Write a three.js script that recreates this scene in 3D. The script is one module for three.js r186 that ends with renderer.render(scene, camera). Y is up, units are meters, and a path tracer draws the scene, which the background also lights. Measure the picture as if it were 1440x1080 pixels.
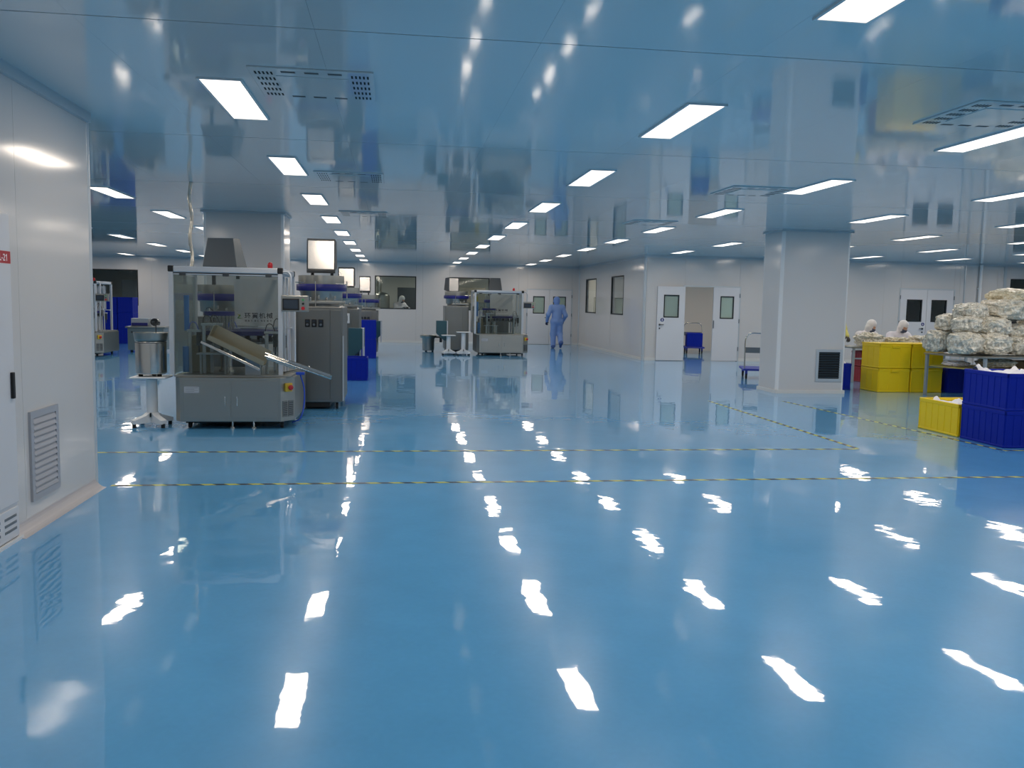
import * as THREE from 'three';
import { RoundedBoxGeometry } from 'three/addons/geometries/RoundedBoxGeometry.js';
import { mergeGeometries } from 'three/addons/utils/BufferGeometryUtils.js';
import { MarchingCubes } from 'three/addons/objects/MarchingCubes.js';
import { ImprovedNoise } from 'three/addons/math/ImprovedNoise.js';
import { RectAreaLightUniformsLib } from 'three/addons/lights/RectAreaLightUniformsLib.js';

// ------------------------------------------------------------------ camera, light, exposure
const scene = new THREE.Scene();
scene.background = new THREE.Color(0x05070a);
const camera = new THREE.PerspectiveCamera(2 * Math.atan(540 / 1200) * 180 / Math.PI, 4 / 3, 0.05, 200);
camera.position.set(0, 1.52, 0);
camera.rotation.order = 'YXZ';
camera.rotation.set(-0.0946, -0.1361, 0.0190);
scene.add(camera);
const renderer = new THREE.WebGLRenderer();
renderer.toneMapping = THREE.LinearToneMapping;
renderer.toneMappingExposure = 0.74;
renderer.shadowMap.enabled = true;
RectAreaLightUniformsLib.init();
const LAMP = 22;                       // radiance of the hall's panel lights
const LAMP_COLOR = 0xffeedb;
const H = 2.9;                         // ceiling height

// ------------------------------------------------------------------ helpers
let seed = 7;
const rnd = () => { seed = (seed * 1664525 + 1013904223) >>> 0; return seed / 4294967296; };
const rr = (a, b) => a + (b - a) * rnd();
const noise = new ImprovedNoise();
const PI = Math.PI;
const names = new Map();
function numbered(n) { const k = names.get(n) || 0; names.set(n, k + 1); return k ? `${n}_${String(k).padStart(3, '0')}` : n; }
function plain(g) {
  if (g.index) g = g.toNonIndexed();
  for (const k of Object.keys(g.attributes)) if (!['position', 'normal', 'uv', 'color'].includes(k)) g.deleteAttribute(k);
  if (!g.attributes.uv) g.setAttribute('uv', new THREE.BufferAttribute(new Float32Array(g.attributes.position.count * 2), 2));
  return g;
}
function metreUV(g) {
  const p = g.attributes.position, n = g.attributes.normal, uv = g.attributes.uv;
  for (let i = 0; i < p.count; i += 3) {
    let a = 0, b = 0, c = 0;
    for (let k = 0; k < 3; k++) { a += Math.abs(n.getX(i + k)); b += Math.abs(n.getY(i + k)); c += Math.abs(n.getZ(i + k)); }
    for (let k = 0; k < 3; k++) {
      const x = p.getX(i + k), y = p.getY(i + k), z = p.getZ(i + k);
      if (b >= a && b >= c) uv.setXY(i + k, x, -z); else if (a >= c) uv.setXY(i + k, z, y); else uv.setXY(i + k, x, y);
    }
  }
  return g;
}
function join(geos, keepUV) {
  geos = geos.flat().map(plain);
  const g = geos.length > 1 ? mergeGeometries(geos) : geos[0];
  return keepUV ? g : metreUV(g);
}
function mesh(name, geos, mat, parent = scene, keepUV) {
  const m = new THREE.Mesh(geos.isBufferGeometry && keepUV ? geos : join([geos], keepUV), mat);
  m.name = parent === scene ? numbered(name) : name; m.castShadow = m.receiveShadow = true; parent.add(m); return m;
}
function thing(name, label, category, [x, y, z] = [0, 0, 0], turn = 0, group) {
  const o = new THREE.Group(); o.name = numbered(name); o.position.set(x, y, z); o.rotation.y = turn;
  o.userData = { label, category }; if (group) o.userData.group = group; scene.add(o); return o;
}
function tag(o, label, category, group) { Object.assign(o.userData, { label, category }); if (group) o.userData.group = group; return o; }
function struct(name, label, category) { const o = new THREE.Group(); o.name = numbered(name); o.userData = { kind: 'structure', label, category }; scene.add(o); return o; }
function copy(o, [x, y, z], turn = 0, label) { const c = o.clone(); c.name = numbered(o.name.replace(/_\d{3}$/, '')); c.userData = { ...o.userData }; c.position.set(x, y, z); c.rotation.y = turn; if (label) c.userData.label = label; scene.add(c); return c; }
const bx = (w, h, d, x = 0, y = 0, z = 0, rx = 0, ry = 0, rz = 0) => { const g = new THREE.BoxGeometry(w, h, d); if (rx) g.rotateX(rx); if (rz) g.rotateZ(rz); if (ry) g.rotateY(ry); return g.translate(x, y, z); };
const rb = (w, h, d, x = 0, y = 0, z = 0, r = 0.008, rx = 0, ry = 0, rz = 0) => { const g = new RoundedBoxGeometry(w, h, d, 2, Math.min(r, w / 2.1, h / 2.1, d / 2.1)); if (rx) g.rotateX(rx); if (rz) g.rotateZ(rz); if (ry) g.rotateY(ry); return g.translate(x, y, z); };
const span = (x0, x1, y0, y1, z0, z1) => bx(x1 - x0, y1 - y0, z1 - z0, (x0 + x1) / 2, (y0 + y1) / 2, (z0 + z1) / 2);
const rspan = (x0, x1, y0, y1, z0, z1, r = 0.01) => rb(x1 - x0, y1 - y0, z1 - z0, (x0 + x1) / 2, (y0 + y1) / 2, (z0 + z1) / 2, r);
const cy = (r, h, x = 0, y = 0, z = 0, axis = 'y', r2 = r, seg = 28) => { const g = new THREE.CylinderGeometry(r2, r, h, seg); if (axis === 'x') g.rotateZ(PI / 2); if (axis === 'z') g.rotateX(PI / 2); return g.translate(x, y, z); };
const lathe = (pts, x = 0, y = 0, z = 0, seg = 40) => new THREE.LatheGeometry(pts.map((p) => new THREE.Vector2(...p)), seg).translate(x, y, z);
const tube = (pts, r, n = 24, seg = 8, tension = 0.5) => new THREE.TubeGeometry(new THREE.CatmullRomCurve3(pts.map((p) => new THREE.Vector3(...p)), false, 'catmullrom', tension), n, r, seg);
const bar = (a, b, r, seg = 8) => { const A = new THREE.Vector3(...a), B = new THREE.Vector3(...b), d = B.clone().sub(A), l = d.length(); const g = new THREE.CylinderGeometry(r, r, l, seg); g.applyQuaternion(new THREE.Quaternion().setFromUnitVectors(new THREE.Vector3(0, 1, 0), d.normalize())); return g.translate((A.x + B.x) / 2, (A.y + B.y) / 2, (A.z + B.z) / 2); };
const prism = (pts, depth, bevel = 0) => { const s = new THREE.Shape(pts.map((p) => new THREE.Vector2(...p))); return new THREE.ExtrudeGeometry(s, { depth, bevelEnabled: bevel > 0, bevelSize: bevel, bevelThickness: bevel, bevelSegments: 2, steps: 1 }); };

// ------------------------------------------------------------------ textures
function data(n, f, rgb) {
  const d = new Uint8Array(n * n * 4);
  for (let y = 0; y < n; y++) for (let x = 0; x < n; x++) {
    const v = f(x / n, y / n), i = (y * n + x) * 4;
    if (rgb) { d[i] = v[0]; d[i + 1] = v[1]; d[i + 2] = v[2]; } else d[i] = d[i + 1] = d[i + 2] = Math.max(0, Math.min(255, v * 255));
    d[i + 3] = 255;
  }
  const t = new THREE.DataTexture(d, n, n); t.magFilter = t.minFilter = THREE.LinearFilter; t.wrapS = t.wrapT = THREE.RepeatWrapping;
  if (rgb) t.colorSpace = THREE.SRGBColorSpace; t.needsUpdate = true; return t;
}
const tile = (u, v, f, s) => {   // noise that repeats over the unit square
  const g = (a, b) => noise.noise(a * f + s, b * f + s * 1.7, s * 0.31);
  const su = u * u * (3 - 2 * u), sv = v * v * (3 - 2 * v);
  return (g(u, v) * (1 - su) + g(u - 1, v) * su) * (1 - sv) + (g(u, v - 1) * (1 - su) + g(u - 1, v - 1) * su) * sv;
};
function repeatEvery(t, m, m2 = m) { t.repeat.set(1 / m, 1 / m2); return t; }
const floorBump = repeatEvery(data(1024, (u, v) => { const m = Math.max(0.15, Math.min(1, 0.6 + 1.6 * tile(u, v, 9, 12.3))); return 0.5 + 0.4 * tile(u, v, 14, 3.1) + 0.2 * tile(u, v, 34, 9.4) + m * (0.075 * tile(u, v, 90, 5.2) + 0.025 * tile(u, v, 190, 2.2)); }), 6);
const floorTone = repeatEvery(data(512, (u, v) => { const k = 1 + 0.05 * tile(u, v, 6, 2.2) + 0.03 * tile(u, v, 40, 7.7) + 0.015 * (rnd() - 0.5); return [94 * k, 168 * k, 219 * k]; }, true), 9);
const panelBump = repeatEvery(data(512, (u, v) => 0.5 + 0.6 * tile(u, v, 5, 6.6) + 0.1 * tile(u, v, 17, 1.6)), 3.3);
const brushed = repeatEvery(data(256, (u, v) => { const k = Math.floor(v * 256); return 0.5 + 0.3 * Math.sin(k * 12.9898 + Math.sin(k * 78.233) * 43.7) + 0.15 * tile(u, v, 8, 4.4); }), 0.5, 0.35);
const crinkle = repeatEvery(data(512, (u, v) => { const a = Math.abs(tile(u, v, 7, 2.9)), b = Math.abs(tile(u, v, 15, 8.1)), c = Math.abs(tile(u, v, 31, 5.5)); return 1 - 1.3 * a - 0.7 * b - 0.2 * c; }), 0.9);
const packed = (base, dark, light, s) => repeatEvery(data(256, (u, v) => { const k = tile(u, v, 11, s) * 1.3 + tile(u, v, 26, s + 3) * 0.9; const c = k > 0 ? light : dark, w = Math.min(1, Math.abs(k) * 1.6); return base.map((x, i) => x + (c[i] - x) * w); }, true), 0.6);
function canvasTex(w, h, draw) { const c = document.createElement('canvas'); c.width = w; c.height = h; draw(c.getContext('2d'), w, h); const t = new THREE.CanvasTexture(c); t.colorSpace = THREE.SRGBColorSpace; return t; }
const hazard = canvasTex(256, 64, (g, w, h) => {
  g.fillStyle = '#c9c84e'; g.fillRect(0, 0, w, h); g.fillStyle = '#16202c';
  for (const o of [-w, 0, w]) { g.beginPath(); g.moveTo(o + 20, h); g.lineTo(o + 148, h); g.lineTo(o + 212, 0); g.lineTo(o + 84, 0); g.fill(); }
});
hazard.wrapS = hazard.wrapT = THREE.RepeatWrapping;

// ------------------------------------------------------------------ materials
const S = (o) => new THREE.MeshStandardMaterial(o), Ph = (o) => new THREE.MeshPhysicalMaterial(o);
const M = {
  floor: Ph({ map: floorTone, roughness: 0.025, clearcoat: 0.4, clearcoatRoughness: 0.24, bumpMap: floorBump, bumpScale: 0.0022 }),
  ceiling: Ph({ color: 0xd6d9da, roughness: 0.06, bumpMap: panelBump, bumpScale: 0.0008 }),
  wall: Ph({ color: 0xd2d0cf, roughness: 0.13, bumpMap: panelBump, bumpScale: 0.0012 }),
  innerWall: S({ color: 0xdad6cc, roughness: 0.5 }),
  joint: S({ color: 0x2c3134, roughness: 0.6 }),
  aluTrim: Ph({ color: 0xc4ccd2, roughness: 0.3, metalness: 0.3 }),
  cornerTrim: Ph({ color: 0xe6e6e6, roughness: 0.25 }),
  cove: S({ color: 0xc2bec0, roughness: 0.45 }),
  whiteBase: S({ color: 0xd9d9d6, roughness: 0.45 }),
  lampFrame: S({ color: 0xd8dcde, roughness: 0.4 }),
  glow: S({ color: 0xffffff, emissive: LAMP_COLOR, emissiveIntensity: 3, roughness: 0.6 }),
  steel: Ph({ color: 0xa8a8a2, metalness: 1, roughness: 0.36, bumpMap: brushed, bumpScale: 0.0001 }),
  steelDark: Ph({ color: 0x858785, metalness: 1, roughness: 0.4, bumpMap: brushed, bumpScale: 0.0001 }),
  polished: Ph({ color: 0xd8d6d0, metalness: 1, roughness: 0.16 }),
  mirrorSteel: Ph({ color: 0xe6e4e0, metalness: 1, roughness: 0.22 }),
  alu: S({ color: 0xc9ced4, metalness: 0.35, roughness: 0.38 }),
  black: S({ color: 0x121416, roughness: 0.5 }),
  rubber: S({ color: 0x1b1d1f, roughness: 0.8 }),
  charcoal: S({ color: 0x3a4044, roughness: 0.45 }),
  hopperGrey: S({ color: 0x5d656a, roughness: 0.4 }),
  slat: S({ color: 0xa9acb4, roughness: 0.45 }),
  hole: S({ color: 0x0d1114, roughness: 0.9 }),
  screen: Ph({ color: 0x39434f, roughness: 0.12 }),
  glass: Ph({ color: 0xeef4f4, roughness: 0.03, transmission: 1, thickness: 0, ior: 1.45 }),
  acrylic: Ph({ color: 0xdfe4e2, roughness: 0.05, transmission: 1, thickness: 0, ior: 1.4 }),
  frosted: Ph({ color: 0xcfe0d8, roughness: 0.5, transmission: 0.6, thickness: 0 }),
  white: S({ color: 0xe2e4e6, roughness: 0.4 }),
  grey: S({ color: 0x9aa2a8, roughness: 0.45 }),
  midGrey: S({ color: 0x6d757c, roughness: 0.5 }),
  navy: S({ color: 0x1c2068, roughness: 0.4 }),
  bandBlue: S({ color: 0x24287e, roughness: 0.35 }),
  teal: S({ color: 0x2d5560, roughness: 0.35 }),
  tapeMat: S({ map: hazard, roughness: 0.35 }),
  red: S({ color: 0xc0202a, roughness: 0.35 }),
  redDark: S({ color: 0x9c2b33, roughness: 0.5 }),
  yellowBox: S({ color: 0xe4c51a, roughness: 0.4 }),
  eBox: S({ color: 0xd9b73c, roughness: 0.45 }),
  green: S({ color: 0x3fa05c, roughness: 0.4 }),
  binBlue: Ph({ color: 0x02239c, roughness: 0.5, specularIntensity: 0.45 }),
  binYellow: Ph({ color: 0xf5d20c, roughness: 0.42 }),
  paper: S({ color: 0xf0eef2, roughness: 0.7, side: THREE.DoubleSide }),
  board: S({ color: 0xb9a85a, roughness: 0.6 }),
  hose: S({ color: 0x2c55c8, roughness: 0.35 }),
  lightBlue: S({ color: 0x5b93d8, roughness: 0.4 }),
  duct: Ph({ color: 0xd8d2c4, roughness: 0.25, metalness: 0.7 }),
  doorLeaf: Ph({ color: 0xd9dade, roughness: 0.4 }),
  seal: S({ color: 0x20272b, roughness: 0.6 }),
  deckBlue: S({ color: 0x27379c, roughness: 0.5 }),
  skin: S({ vertexColors: true, roughness: 0.75 }),
  bags: [
    Ph({ map: packed([222, 214, 196], [186, 180, 164], [242, 238, 226], 1.1), roughness: 0.3, bumpMap: crinkle, bumpScale: 0.009, clearcoat: 0.45, clearcoatRoughness: 0.2 }),
    Ph({ map: packed([222, 216, 200], [182, 176, 162], [240, 236, 224], 4.3), roughness: 0.3, bumpMap: crinkle, bumpScale: 0.009, clearcoat: 0.45, clearcoatRoughness: 0.2 }),
    Ph({ map: packed([226, 216, 188], [190, 178, 148], [244, 238, 220], 3.4), roughness: 0.3, bumpMap: crinkle, bumpScale: 0.009, clearcoat: 0.45, clearcoatRoughness: 0.2 }),
  ],
};

// ------------------------------------------------------------------ floor, ceiling, walls
const floor = struct('floor', 'glossy blue epoxy floor of the whole hall', 'floor');
mesh('epoxy_surface', [span(-13.2, 20.2, -0.1, 0, -37, 5.2)], M.floor, floor);

const ceiling = struct('ceiling', 'glossy pale panel ceiling with dark cross joints', 'ceiling');
mesh('ceiling_slab', [span(-13.2, 20.2, H + 0.06, H + 0.2, -31.6, 5.2)], M.joint, ceiling);
{
  // cross joints as seen: -4.61, -7.77, -10.95 ...
  const joints = [5.2]; for (let z = -4.63 + 3.15 * 3; z > -31.4; z -= 3.15) joints.push(z); joints.push(-31.5);
  const wide = [];
  const off = -0.425; for (let k = -11; k <= 18; k++) wide.push(off + k * 1.18);
  const shared = new Map();
  for (let i = 0; i + 1 < joints.length; i++) for (let k = 0; k + 1 < wide.length; k++) {
    const z1 = joints[i] - 0.006, z0 = joints[i + 1] + 0.006, x0 = wide[k] + 0.0005, x1 = wide[k + 1] - 0.0005;
    if (z1 - z0 < 0.2) continue;
    if (x0 > 7 && z1 < -23) continue;            // above other rooms
    if (x1 < -2.6 && z0 > -7.1) continue;
    const key = (z1 - z0).toFixed(3);
    if (!shared.has(key)) shared.set(key, join([bx(x1 - x0, 0.05, z1 - z0, 0, 0.025, 0)]));
    const m = mesh('ceiling_panel', shared.get(key), M.ceiling, ceiling, true); m.position.set((x0 + x1) / 2, H, (z0 + z1) / 2);
  }
}

// a wall of upright sandwich panels; axis 'x' runs along x at z = c, axis 'z' along z at x = c; side: +1 room towards + of the normal
function panelWall(name, label, axis, c, a, b, side, openings = [], mat = M.wall, top = H, pitch = 1.18, start = a) {
  const w = struct(name, label, 'wall'); const t = 0.09;
  let cuts = [a, b]; for (let s = start; s < b; s += pitch) if (s > a + 0.05) cuts.push(s);
  for (const o of openings) cuts.push(o[0], o[1]);
  cuts = [...new Set(cuts.map((v) => Math.round(v * 1000) / 1000))].filter((v) => v >= a && v <= b).sort((p, q) => p - q);
  for (const o of openings) cuts = cuts.filter((v) => v <= o[0] + 1e-4 || v >= o[1] - 1e-4 || false);
  cuts = cuts.filter((v, i) => i === 0 || v - cuts[i - 1] > 0.03 || openings.some((o) => Math.abs(o[0] - v) < 1e-3 || Math.abs(o[1] - v) < 1e-3) || v === b);
  const strips = [];
  const box = (u0, u1, y0, y1, d0, d1) => axis === 'x' ? span(u0, u1, y0, y1, Math.min(c + side * d0, c + side * d1), Math.max(c + side * d0, c + side * d1)) : span(Math.min(c + side * d0, c + side * d1), Math.max(c + side * d0, c + side * d1), y0, y1, u0, u1);
  for (let i = 0; i + 1 < cuts.length; i++) {
    const u0 = cuts[i] + 0.0015, u1 = cuts[i + 1] - 0.0015; if (u1 - u0 < 0.01) continue;
    const o = openings.find((q) => q[0] < (u0 + u1) / 2 && q[1] > (u0 + u1) / 2);
    if (!o) mesh('wall_panel', [box(u0, u1, 0, top, -t, 0)], mat, w);
    else { if (o[2] > 0.01) mesh('wall_panel', [box(u0, u1, 0, o[2], -t, 0)], mat, w); mesh('wall_panel', [box(u0, u1, o[3], top, -t, 0)], mat, w); }
    if (i) strips.push(box(cuts[i] - 0.02, cuts[i] + 0.02, openings.some((q) => Math.abs(q[0] - cuts[i]) < 2e-3 || Math.abs(q[1] - cuts[i]) < 2e-3) ? 2.6 : 0, top, -t - 0.012, -0.02));
  }
  if (strips.length) mesh('joint_strip', strips, M.joint, w);
  return w;
}
const WIN = (x0, x1) => [x0, x1, 1.22, 2.42];
panelWall('wall_left', 'pale near wall with the louvred grille', 'z', -2.35, -7.06, 5.2, 1, [], M.wall, H, 1.18, -5.76);
panelWall('wall_return', 'pale wall turning away behind the near left wall', 'x', -7.06, -13.2, -2.44, -1, []);
panelWall('wall_far', 'pale far wall with three windows and a double door', 'x', -31.5, -13.2, 6.8, 1, [[-10.46, -8.94, 1.18, 2.43], WIN(-0.77, 0.72), WIN(1.94, 3.41), [4.83, 6.5, 0, 2.06]]);
panelWall('wall_side', 'pale side wall with two tall windows beside the open doorway', 'z', 6.8, -31.5, -23, -1, [WIN(-30.4, -28.8), WIN(-26.72, -25.22)]);
panelWall('wall_right_far', 'pale wall with the open doorway and the dark-windowed double door', 'x', -23, 6.8, 20.2, 1, [[7.95, 9.54, 0, 2.1], [14.4, 16.06, 0, 2.16], [17.84, 19.3, 1.2, 2.5]]);
panelWall('wall_right', 'pale wall closing the packing area', 'z', 20.2, -23, 5.2, -1);
panelWall('wall_back', 'pale wall behind the viewer', 'x', 5.2, -2.35, 20.2, -1);
panelWall('wall_outer_left', 'pale outer wall of the machine area', 'z', -13.2, -31.5, -7.06, 1);

// rooms behind the windows and doors
function room(name, label, x0, x1, z0, z1, open, h = 2.75, mat = M.innerWall) {
  const r = struct(name, label, 'room');
  if (open !== 'x0') mesh('room_wall', [span(x0 - 0.08, x0, 0, h, z0, z1)], mat, r);
  if (open !== 'x1') mesh('room_wall', [span(x1, x1 + 0.08, 0, h, z0, z1)], mat, r);
  mesh('room_wall', [span(x0 - 0.08, x1 + 0.08, 0, h, z0 - 0.08, z0)], mat, r);
  mesh('room_ceiling', [span(x0 - 0.08, x1 + 0.08, h, h + 0.08, z0 - 0.08, z1)], mat, r);
  return r;
}
room('wall_workroom', 'cream workroom behind the far windows', -4, 6.9, -36, -31.6);
room('wall_storeroom', 'unlit storeroom behind the dark window', -12.5, -5, -34.5, -31.6);
{ const r = struct('wall_corridor', 'cream corridor behind the open doorway', 'room');
  mesh('room_wall', [span(6.95, 12.5, 0, 2.75, -28.6, -28.5)], M.innerWall, r); mesh('room_wall', [span(12.4, 12.5, 0, 2.75, -28.5, -23.1)], M.innerWall, r);
  mesh('room_wall', [span(6.92, 12.5, 0, 2.75, -31.42, -31.34)], M.innerWall, r); mesh('room_wall', [span(8.6, 8.7, 0, 2.75, -31.34, -28.6)], M.innerWall, r);
  mesh('room_ceiling', [span(6.9, 12.5, 2.75, 2.83, -31.4, -23.1)], M.innerWall, r); }
room('wall_annex', 'unlit annex behind the dark door windows', 13.6, 20, -26, -23.1);

// windows: black frame and one pane
let wn = 0, dn = 0, tn = 0;
function windowIn(axis, c, a, b, y0, y1, side, label, f = 0.035) {
  const w = struct('window_' + (++wn), label, 'window'); w.name = 'window_' + wn;
  const box = (u0, u1, v0, v1, d0, d1) => axis === 'x' ? span(u0, u1, v0, v1, c + d0, c + d1) : span(c + d0, c + d1, v0, v1, u0, u1);
  mesh('window_frame', [box(a, a + f, y0, y1, -0.095, 0.006), box(b - f, b, y0, y1, -0.095, 0.006), box(a + f, b - f, y0, y0 + f, -0.095, 0.006), box(a + f, b - f, y1 - f, y1, -0.095, 0.006)].map((g) => side < 0 ? g.translate(axis === 'z' ? 0.088 : 0, 0, 0) : g), M.seal, w);
  mesh('pane', [axis === 'x' ? bx(b - a - 2 * f, y1 - y0 - 2 * f, 0.003, (a + b) / 2, (y0 + y1) / 2, c - 0.02) : bx(0.003, y1 - y0 - 2 * f, b - a - 2 * f, c + 0.02, (y0 + y1) / 2, (a + b) / 2)], M.glass, w);
  return w;
}
windowIn('x', -31.5, -10.46, -8.94, 1.18, 2.43, 1, 'dark window above the stacked blue crates');
windowIn('x', -31.5, -0.77, 0.72, 1.22, 2.42, 1, 'far window showing a worker in white');
windowIn('x', -31.5, 1.94, 3.41, 1.22, 2.42, 1, 'far window behind the glazed assembly machine');
windowIn('z', 6.8, -30.4, -28.8, 1.22, 2.42, -1, 'side wall window next to the far corner');
windowIn('z', 6.8, -26.72, -25.22, 1.22, 2.42, -1, 'side wall window next to the open doorway');
windowIn('x', -23, 17.84, 19.3, 1.2, 2.5, 1, 'dark window behind the heap of plastic bags');

// door leaf, hinge edge at local x = 0, running to +x, closed in the plane z = 0
function leaf(w, h, win, paneMat, handleX, parent, sign) {
  const l = mesh('door_leaf', (() => { const [a, b, y0, y1] = win, t = 0.045; return [span(0.003, a, 0.012, h, -t, 0), span(b, w - 0.003, 0.012, h, -t, 0), span(a, b, 0.012, y0, -t, 0), span(a, b, y1, h, -t, 0)]; })(), M.doorLeaf, parent);
  const [a, b, y0, y1] = win, f = 0.03;
  mesh('window_seal', [span(a, a + f, y0, y1, -0.05, 0.006), span(b - f, b, y0, y1, -0.05, 0.006), span(a + f, b - f, y0, y0 + f, -0.05, 0.006), span(a + f, b - f, y1 - f, y1, -0.05, 0.006)], M.seal, l);
  mesh('pane', [bx(b - a - 2 * f, y1 - y0 - 2 * f, 0.004, (a + b) / 2, (y0 + y1) / 2, -0.02)], paneMat, l);
  if (handleX !== null) { mesh('handle', [cy(0.026, 0.02, handleX, 1.0, 0.012, 'z'), rb(0.12, 0.022, 0.018, handleX + (handleX > w / 2 ? -0.05 : 0.05), 1.0, 0.04, 0.006), cy(0.02, 0.018, handleX, 0.9, 0.01, 'z')], M.charcoal, l); }
  if (sign) { mesh('sign_plate', [rb(0.15, 0.16, 0.004, sign[0], sign[1], 0.004, 0.002)], M.white, l); mesh('sign_disc', [cy(0.05, 0.003, sign[0], sign[1] + 0.02, 0.0075, 'z')], S({ color: 0x1b2a7c, roughness: 0.5 }), l); mesh('sign_mark', [bx(0.016, 0.062, 0.002, sign[0], sign[1] + 0.02, 0.0096), bx(0.05, 0.014, 0.002, sign[0], sign[1] + 0.012, 0.0096)], M.white, l); }
  return l;
}
function doorSet(label) { const d = struct('door', label, 'door'); d.name = 'door_' + (++dn); return d; }
function doorFrame(d, a, b, h, z) { mesh('door_frame', [span(a - 0.04, a, 0, h + 0.04, z - 0.1, z + 0.012), span(b, b + 0.04, 0, h + 0.04, z - 0.1, z + 0.012), span(a, b, h, h + 0.04, z - 0.1, z + 0.012)], M.aluTrim, d); }
function hinges(x, h, z, parent) { for (const y of [0.35, h / 2 + 0.1, h - 0.22]) mesh('hinge', [cy(0.012, 0.11, x, y, z)], M.midGrey, parent); }
{ // open doorway: left leaf swung right round against the wall, right leaf closed
  const d = doorSet('double door with one leaf swung open against the wall'); doorFrame(d, 7.95, 9.54, 2.06, -23);
  const a = leaf(0.78, 2.06, [0.17, 0.6, 1.2, 1.83], M.frosted, 0.7, d, [0.63, 1.1]); a.position.set(7.935, 0, -22.93); a.rotation.y = PI - 0.07;
  // its other face is turned to the hall: repeat handle and sign on that face
  mesh('handle', [cy(0.026, 0.02, 0.7, 1.0, -0.055, 'z'), rb(0.12, 0.022, 0.018, 0.65, 1.0, -0.085, 0.006), cy(0.02, 0.018, 0.7, 0.9, -0.055, 'z')], M.charcoal, a);
  mesh('sign_plate', [rb(0.15, 0.16, 0.004, 0.63, 1.11, -0.048, 0.002)], M.white, a); mesh('sign_disc', [cy(0.052, 0.003, 0.63, 1.135, -0.0515, 'z')], S({ color: 0x1b2a7c, roughness: 0.5 }), a); mesh('sign_mark', [bx(0.016, 0.066, 0.002, 0.63, 1.135, -0.054), bx(0.05, 0.014, 0.002, 0.63, 1.127, -0.054)], M.white, a);
  const b = leaf(0.76, 2.06, [0.2, 0.6, 1.19, 1.82], M.frosted, null, d); b.position.set(8.785, 0, -22.985);
  mesh('lock_bolt', [rb(0.025, 0.22, 0.03, 0.02, 1.03, 0.012, 0.006)], M.midGrey, b); hinges(9.55, 2.06, -22.975, d); hinges(7.945, 2.06, -22.975, d);
}
{ const d = doorSet('closed double door with dark windows behind the packing tables'); doorFrame(d, 14.4, 16.06, 2.12, -23);
  const a = leaf(0.825, 2.12, [0.2, 0.68, 1.2, 1.84], M.glass, 0.72, d, [0.73, 1.11]); a.position.set(14.403, 0, -22.99);
  const b = leaf(0.825, 2.12, [0.14, 0.62, 1.2, 1.84], M.glass, null, d); b.position.set(15.232, 0, -22.99); hinges(16.07, 2.12, -22.98, d); hinges(14.39, 2.12, -22.98, d); }
{ const d = doorSet('closed double door in the far wall behind the walking person'); doorFrame(d, 4.83, 6.5, 2.02, -31.5);
  const a = leaf(0.83, 2.02, [0.21, 0.65, 1.15, 1.79], M.frosted, 0.76, d); a.position.set(4.833, 0, -31.49);
  const b = leaf(0.83, 2.02, [0.13, 0.62, 1.15, 1.79], M.frosted, null, d); b.position.set(5.667, 0, -31.49); hinges(6.51, 2.02, -31.48, d); hinges(4.82, 2.02, -31.48, d); }

// trims and skirtings
function trim(name, geos, mat, label) { const m = mesh(name, geos, mat); m.name = name; m.userData = { kind: 'structure', label, category: 'trim' }; return m; }
const coveZ = (x, z0, z1, s) => { const r = 0.075, pts = [[0, 0]]; for (let i = 0; i <= 8; i++) { const a = (PI / 2) * (i / 8); pts.push([s * (r - r * Math.sin(a)), r - r * Math.cos(a)]); } return prism(s > 0 ? pts.reverse() : pts, z1 - z0).translate(x, 0, z0); };
const coveX = (z, x0, x1, s) => { const g = coveZ(0, 0, x1 - x0, s); return g.rotateY(PI / 2).applyMatrix4(new THREE.Matrix4()).translate(x0, 0, z); };
trim('baseboard_left', [coveZ(-2.35, -7.06, -5.56, 1)], M.cove, 'pinkish white cove skirting under the near wall');
trim('baseboard_far', [span(-13.2, 4.79, 0, 0.07, -31.5, -31.485), span(6.54, 6.8, 0, 0.07, -31.5, -31.485)], M.whiteBase, 'white skirting under the far wall');
trim('baseboard_side', [span(6.785, 6.8, 0, 0.07, -31.48, -23)], M.whiteBase, 'white skirting under the side wall');
trim('baseboard_right', [span(6.8, 7.91, 0, 0.08, -23, -22.985), span(9.58, 14.36, 0, 0.08, -23, -22.985), span(16.1, 20.2, 0, 0.08, -23, -22.985)], M.whiteBase, 'white skirting under the doorway wall');
trim('trim_1', [span(-2.35, -2.32, H - 0.07, H, -7.06, 5.2)], M.aluTrim, 'grey angle between near wall and ceiling');
trim('trim_2', [span(-13.2, 6.8, H - 0.06, H, -31.5, -31.47)], M.aluTrim, 'grey angle between far wall and ceiling');
trim('trim_3', [span(6.77, 6.8, H - 0.06, H, -31.47, -23), span(6.8, 20.2, H - 0.06, H, -23, -22.97)], M.aluTrim, 'grey angle between doorway wall and ceiling');
trim('trim_4', [cy(0.045, H - 0.06, 6.8, (H - 0.06) / 2, -23)], M.aluTrim, 'light rounded corner trim beside the open doorway');
trim('trim_5', [cy(0.03, H, 6.79, H / 2, -31.49), cy(0.04, H, -2.38, H / 2, -7.06)], M.aluTrim, 'rounded corner trims of the side and near walls');
trim('trim_6', [span(16.36, 16.4, 0, H - 0.06, -23, -22.975), span(17.6, 17.68, 0, H - 0.06, -23, -22.96)], M.aluTrim, 'upright cover strips behind the bag heap');
tag(mesh('conduit_pipe', [cy(0.045, H - 0.02, 16.83, (H - 0.02) / 2, -22.93), bx(0.12, 0.04, 0.06, 16.83, 2.2, -22.96), bx(0.12, 0.04, 0.06, 16.83, 0.9, -22.96)], M.white), 'white pipe running up the wall behind the bag heap', 'pipe');

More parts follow.
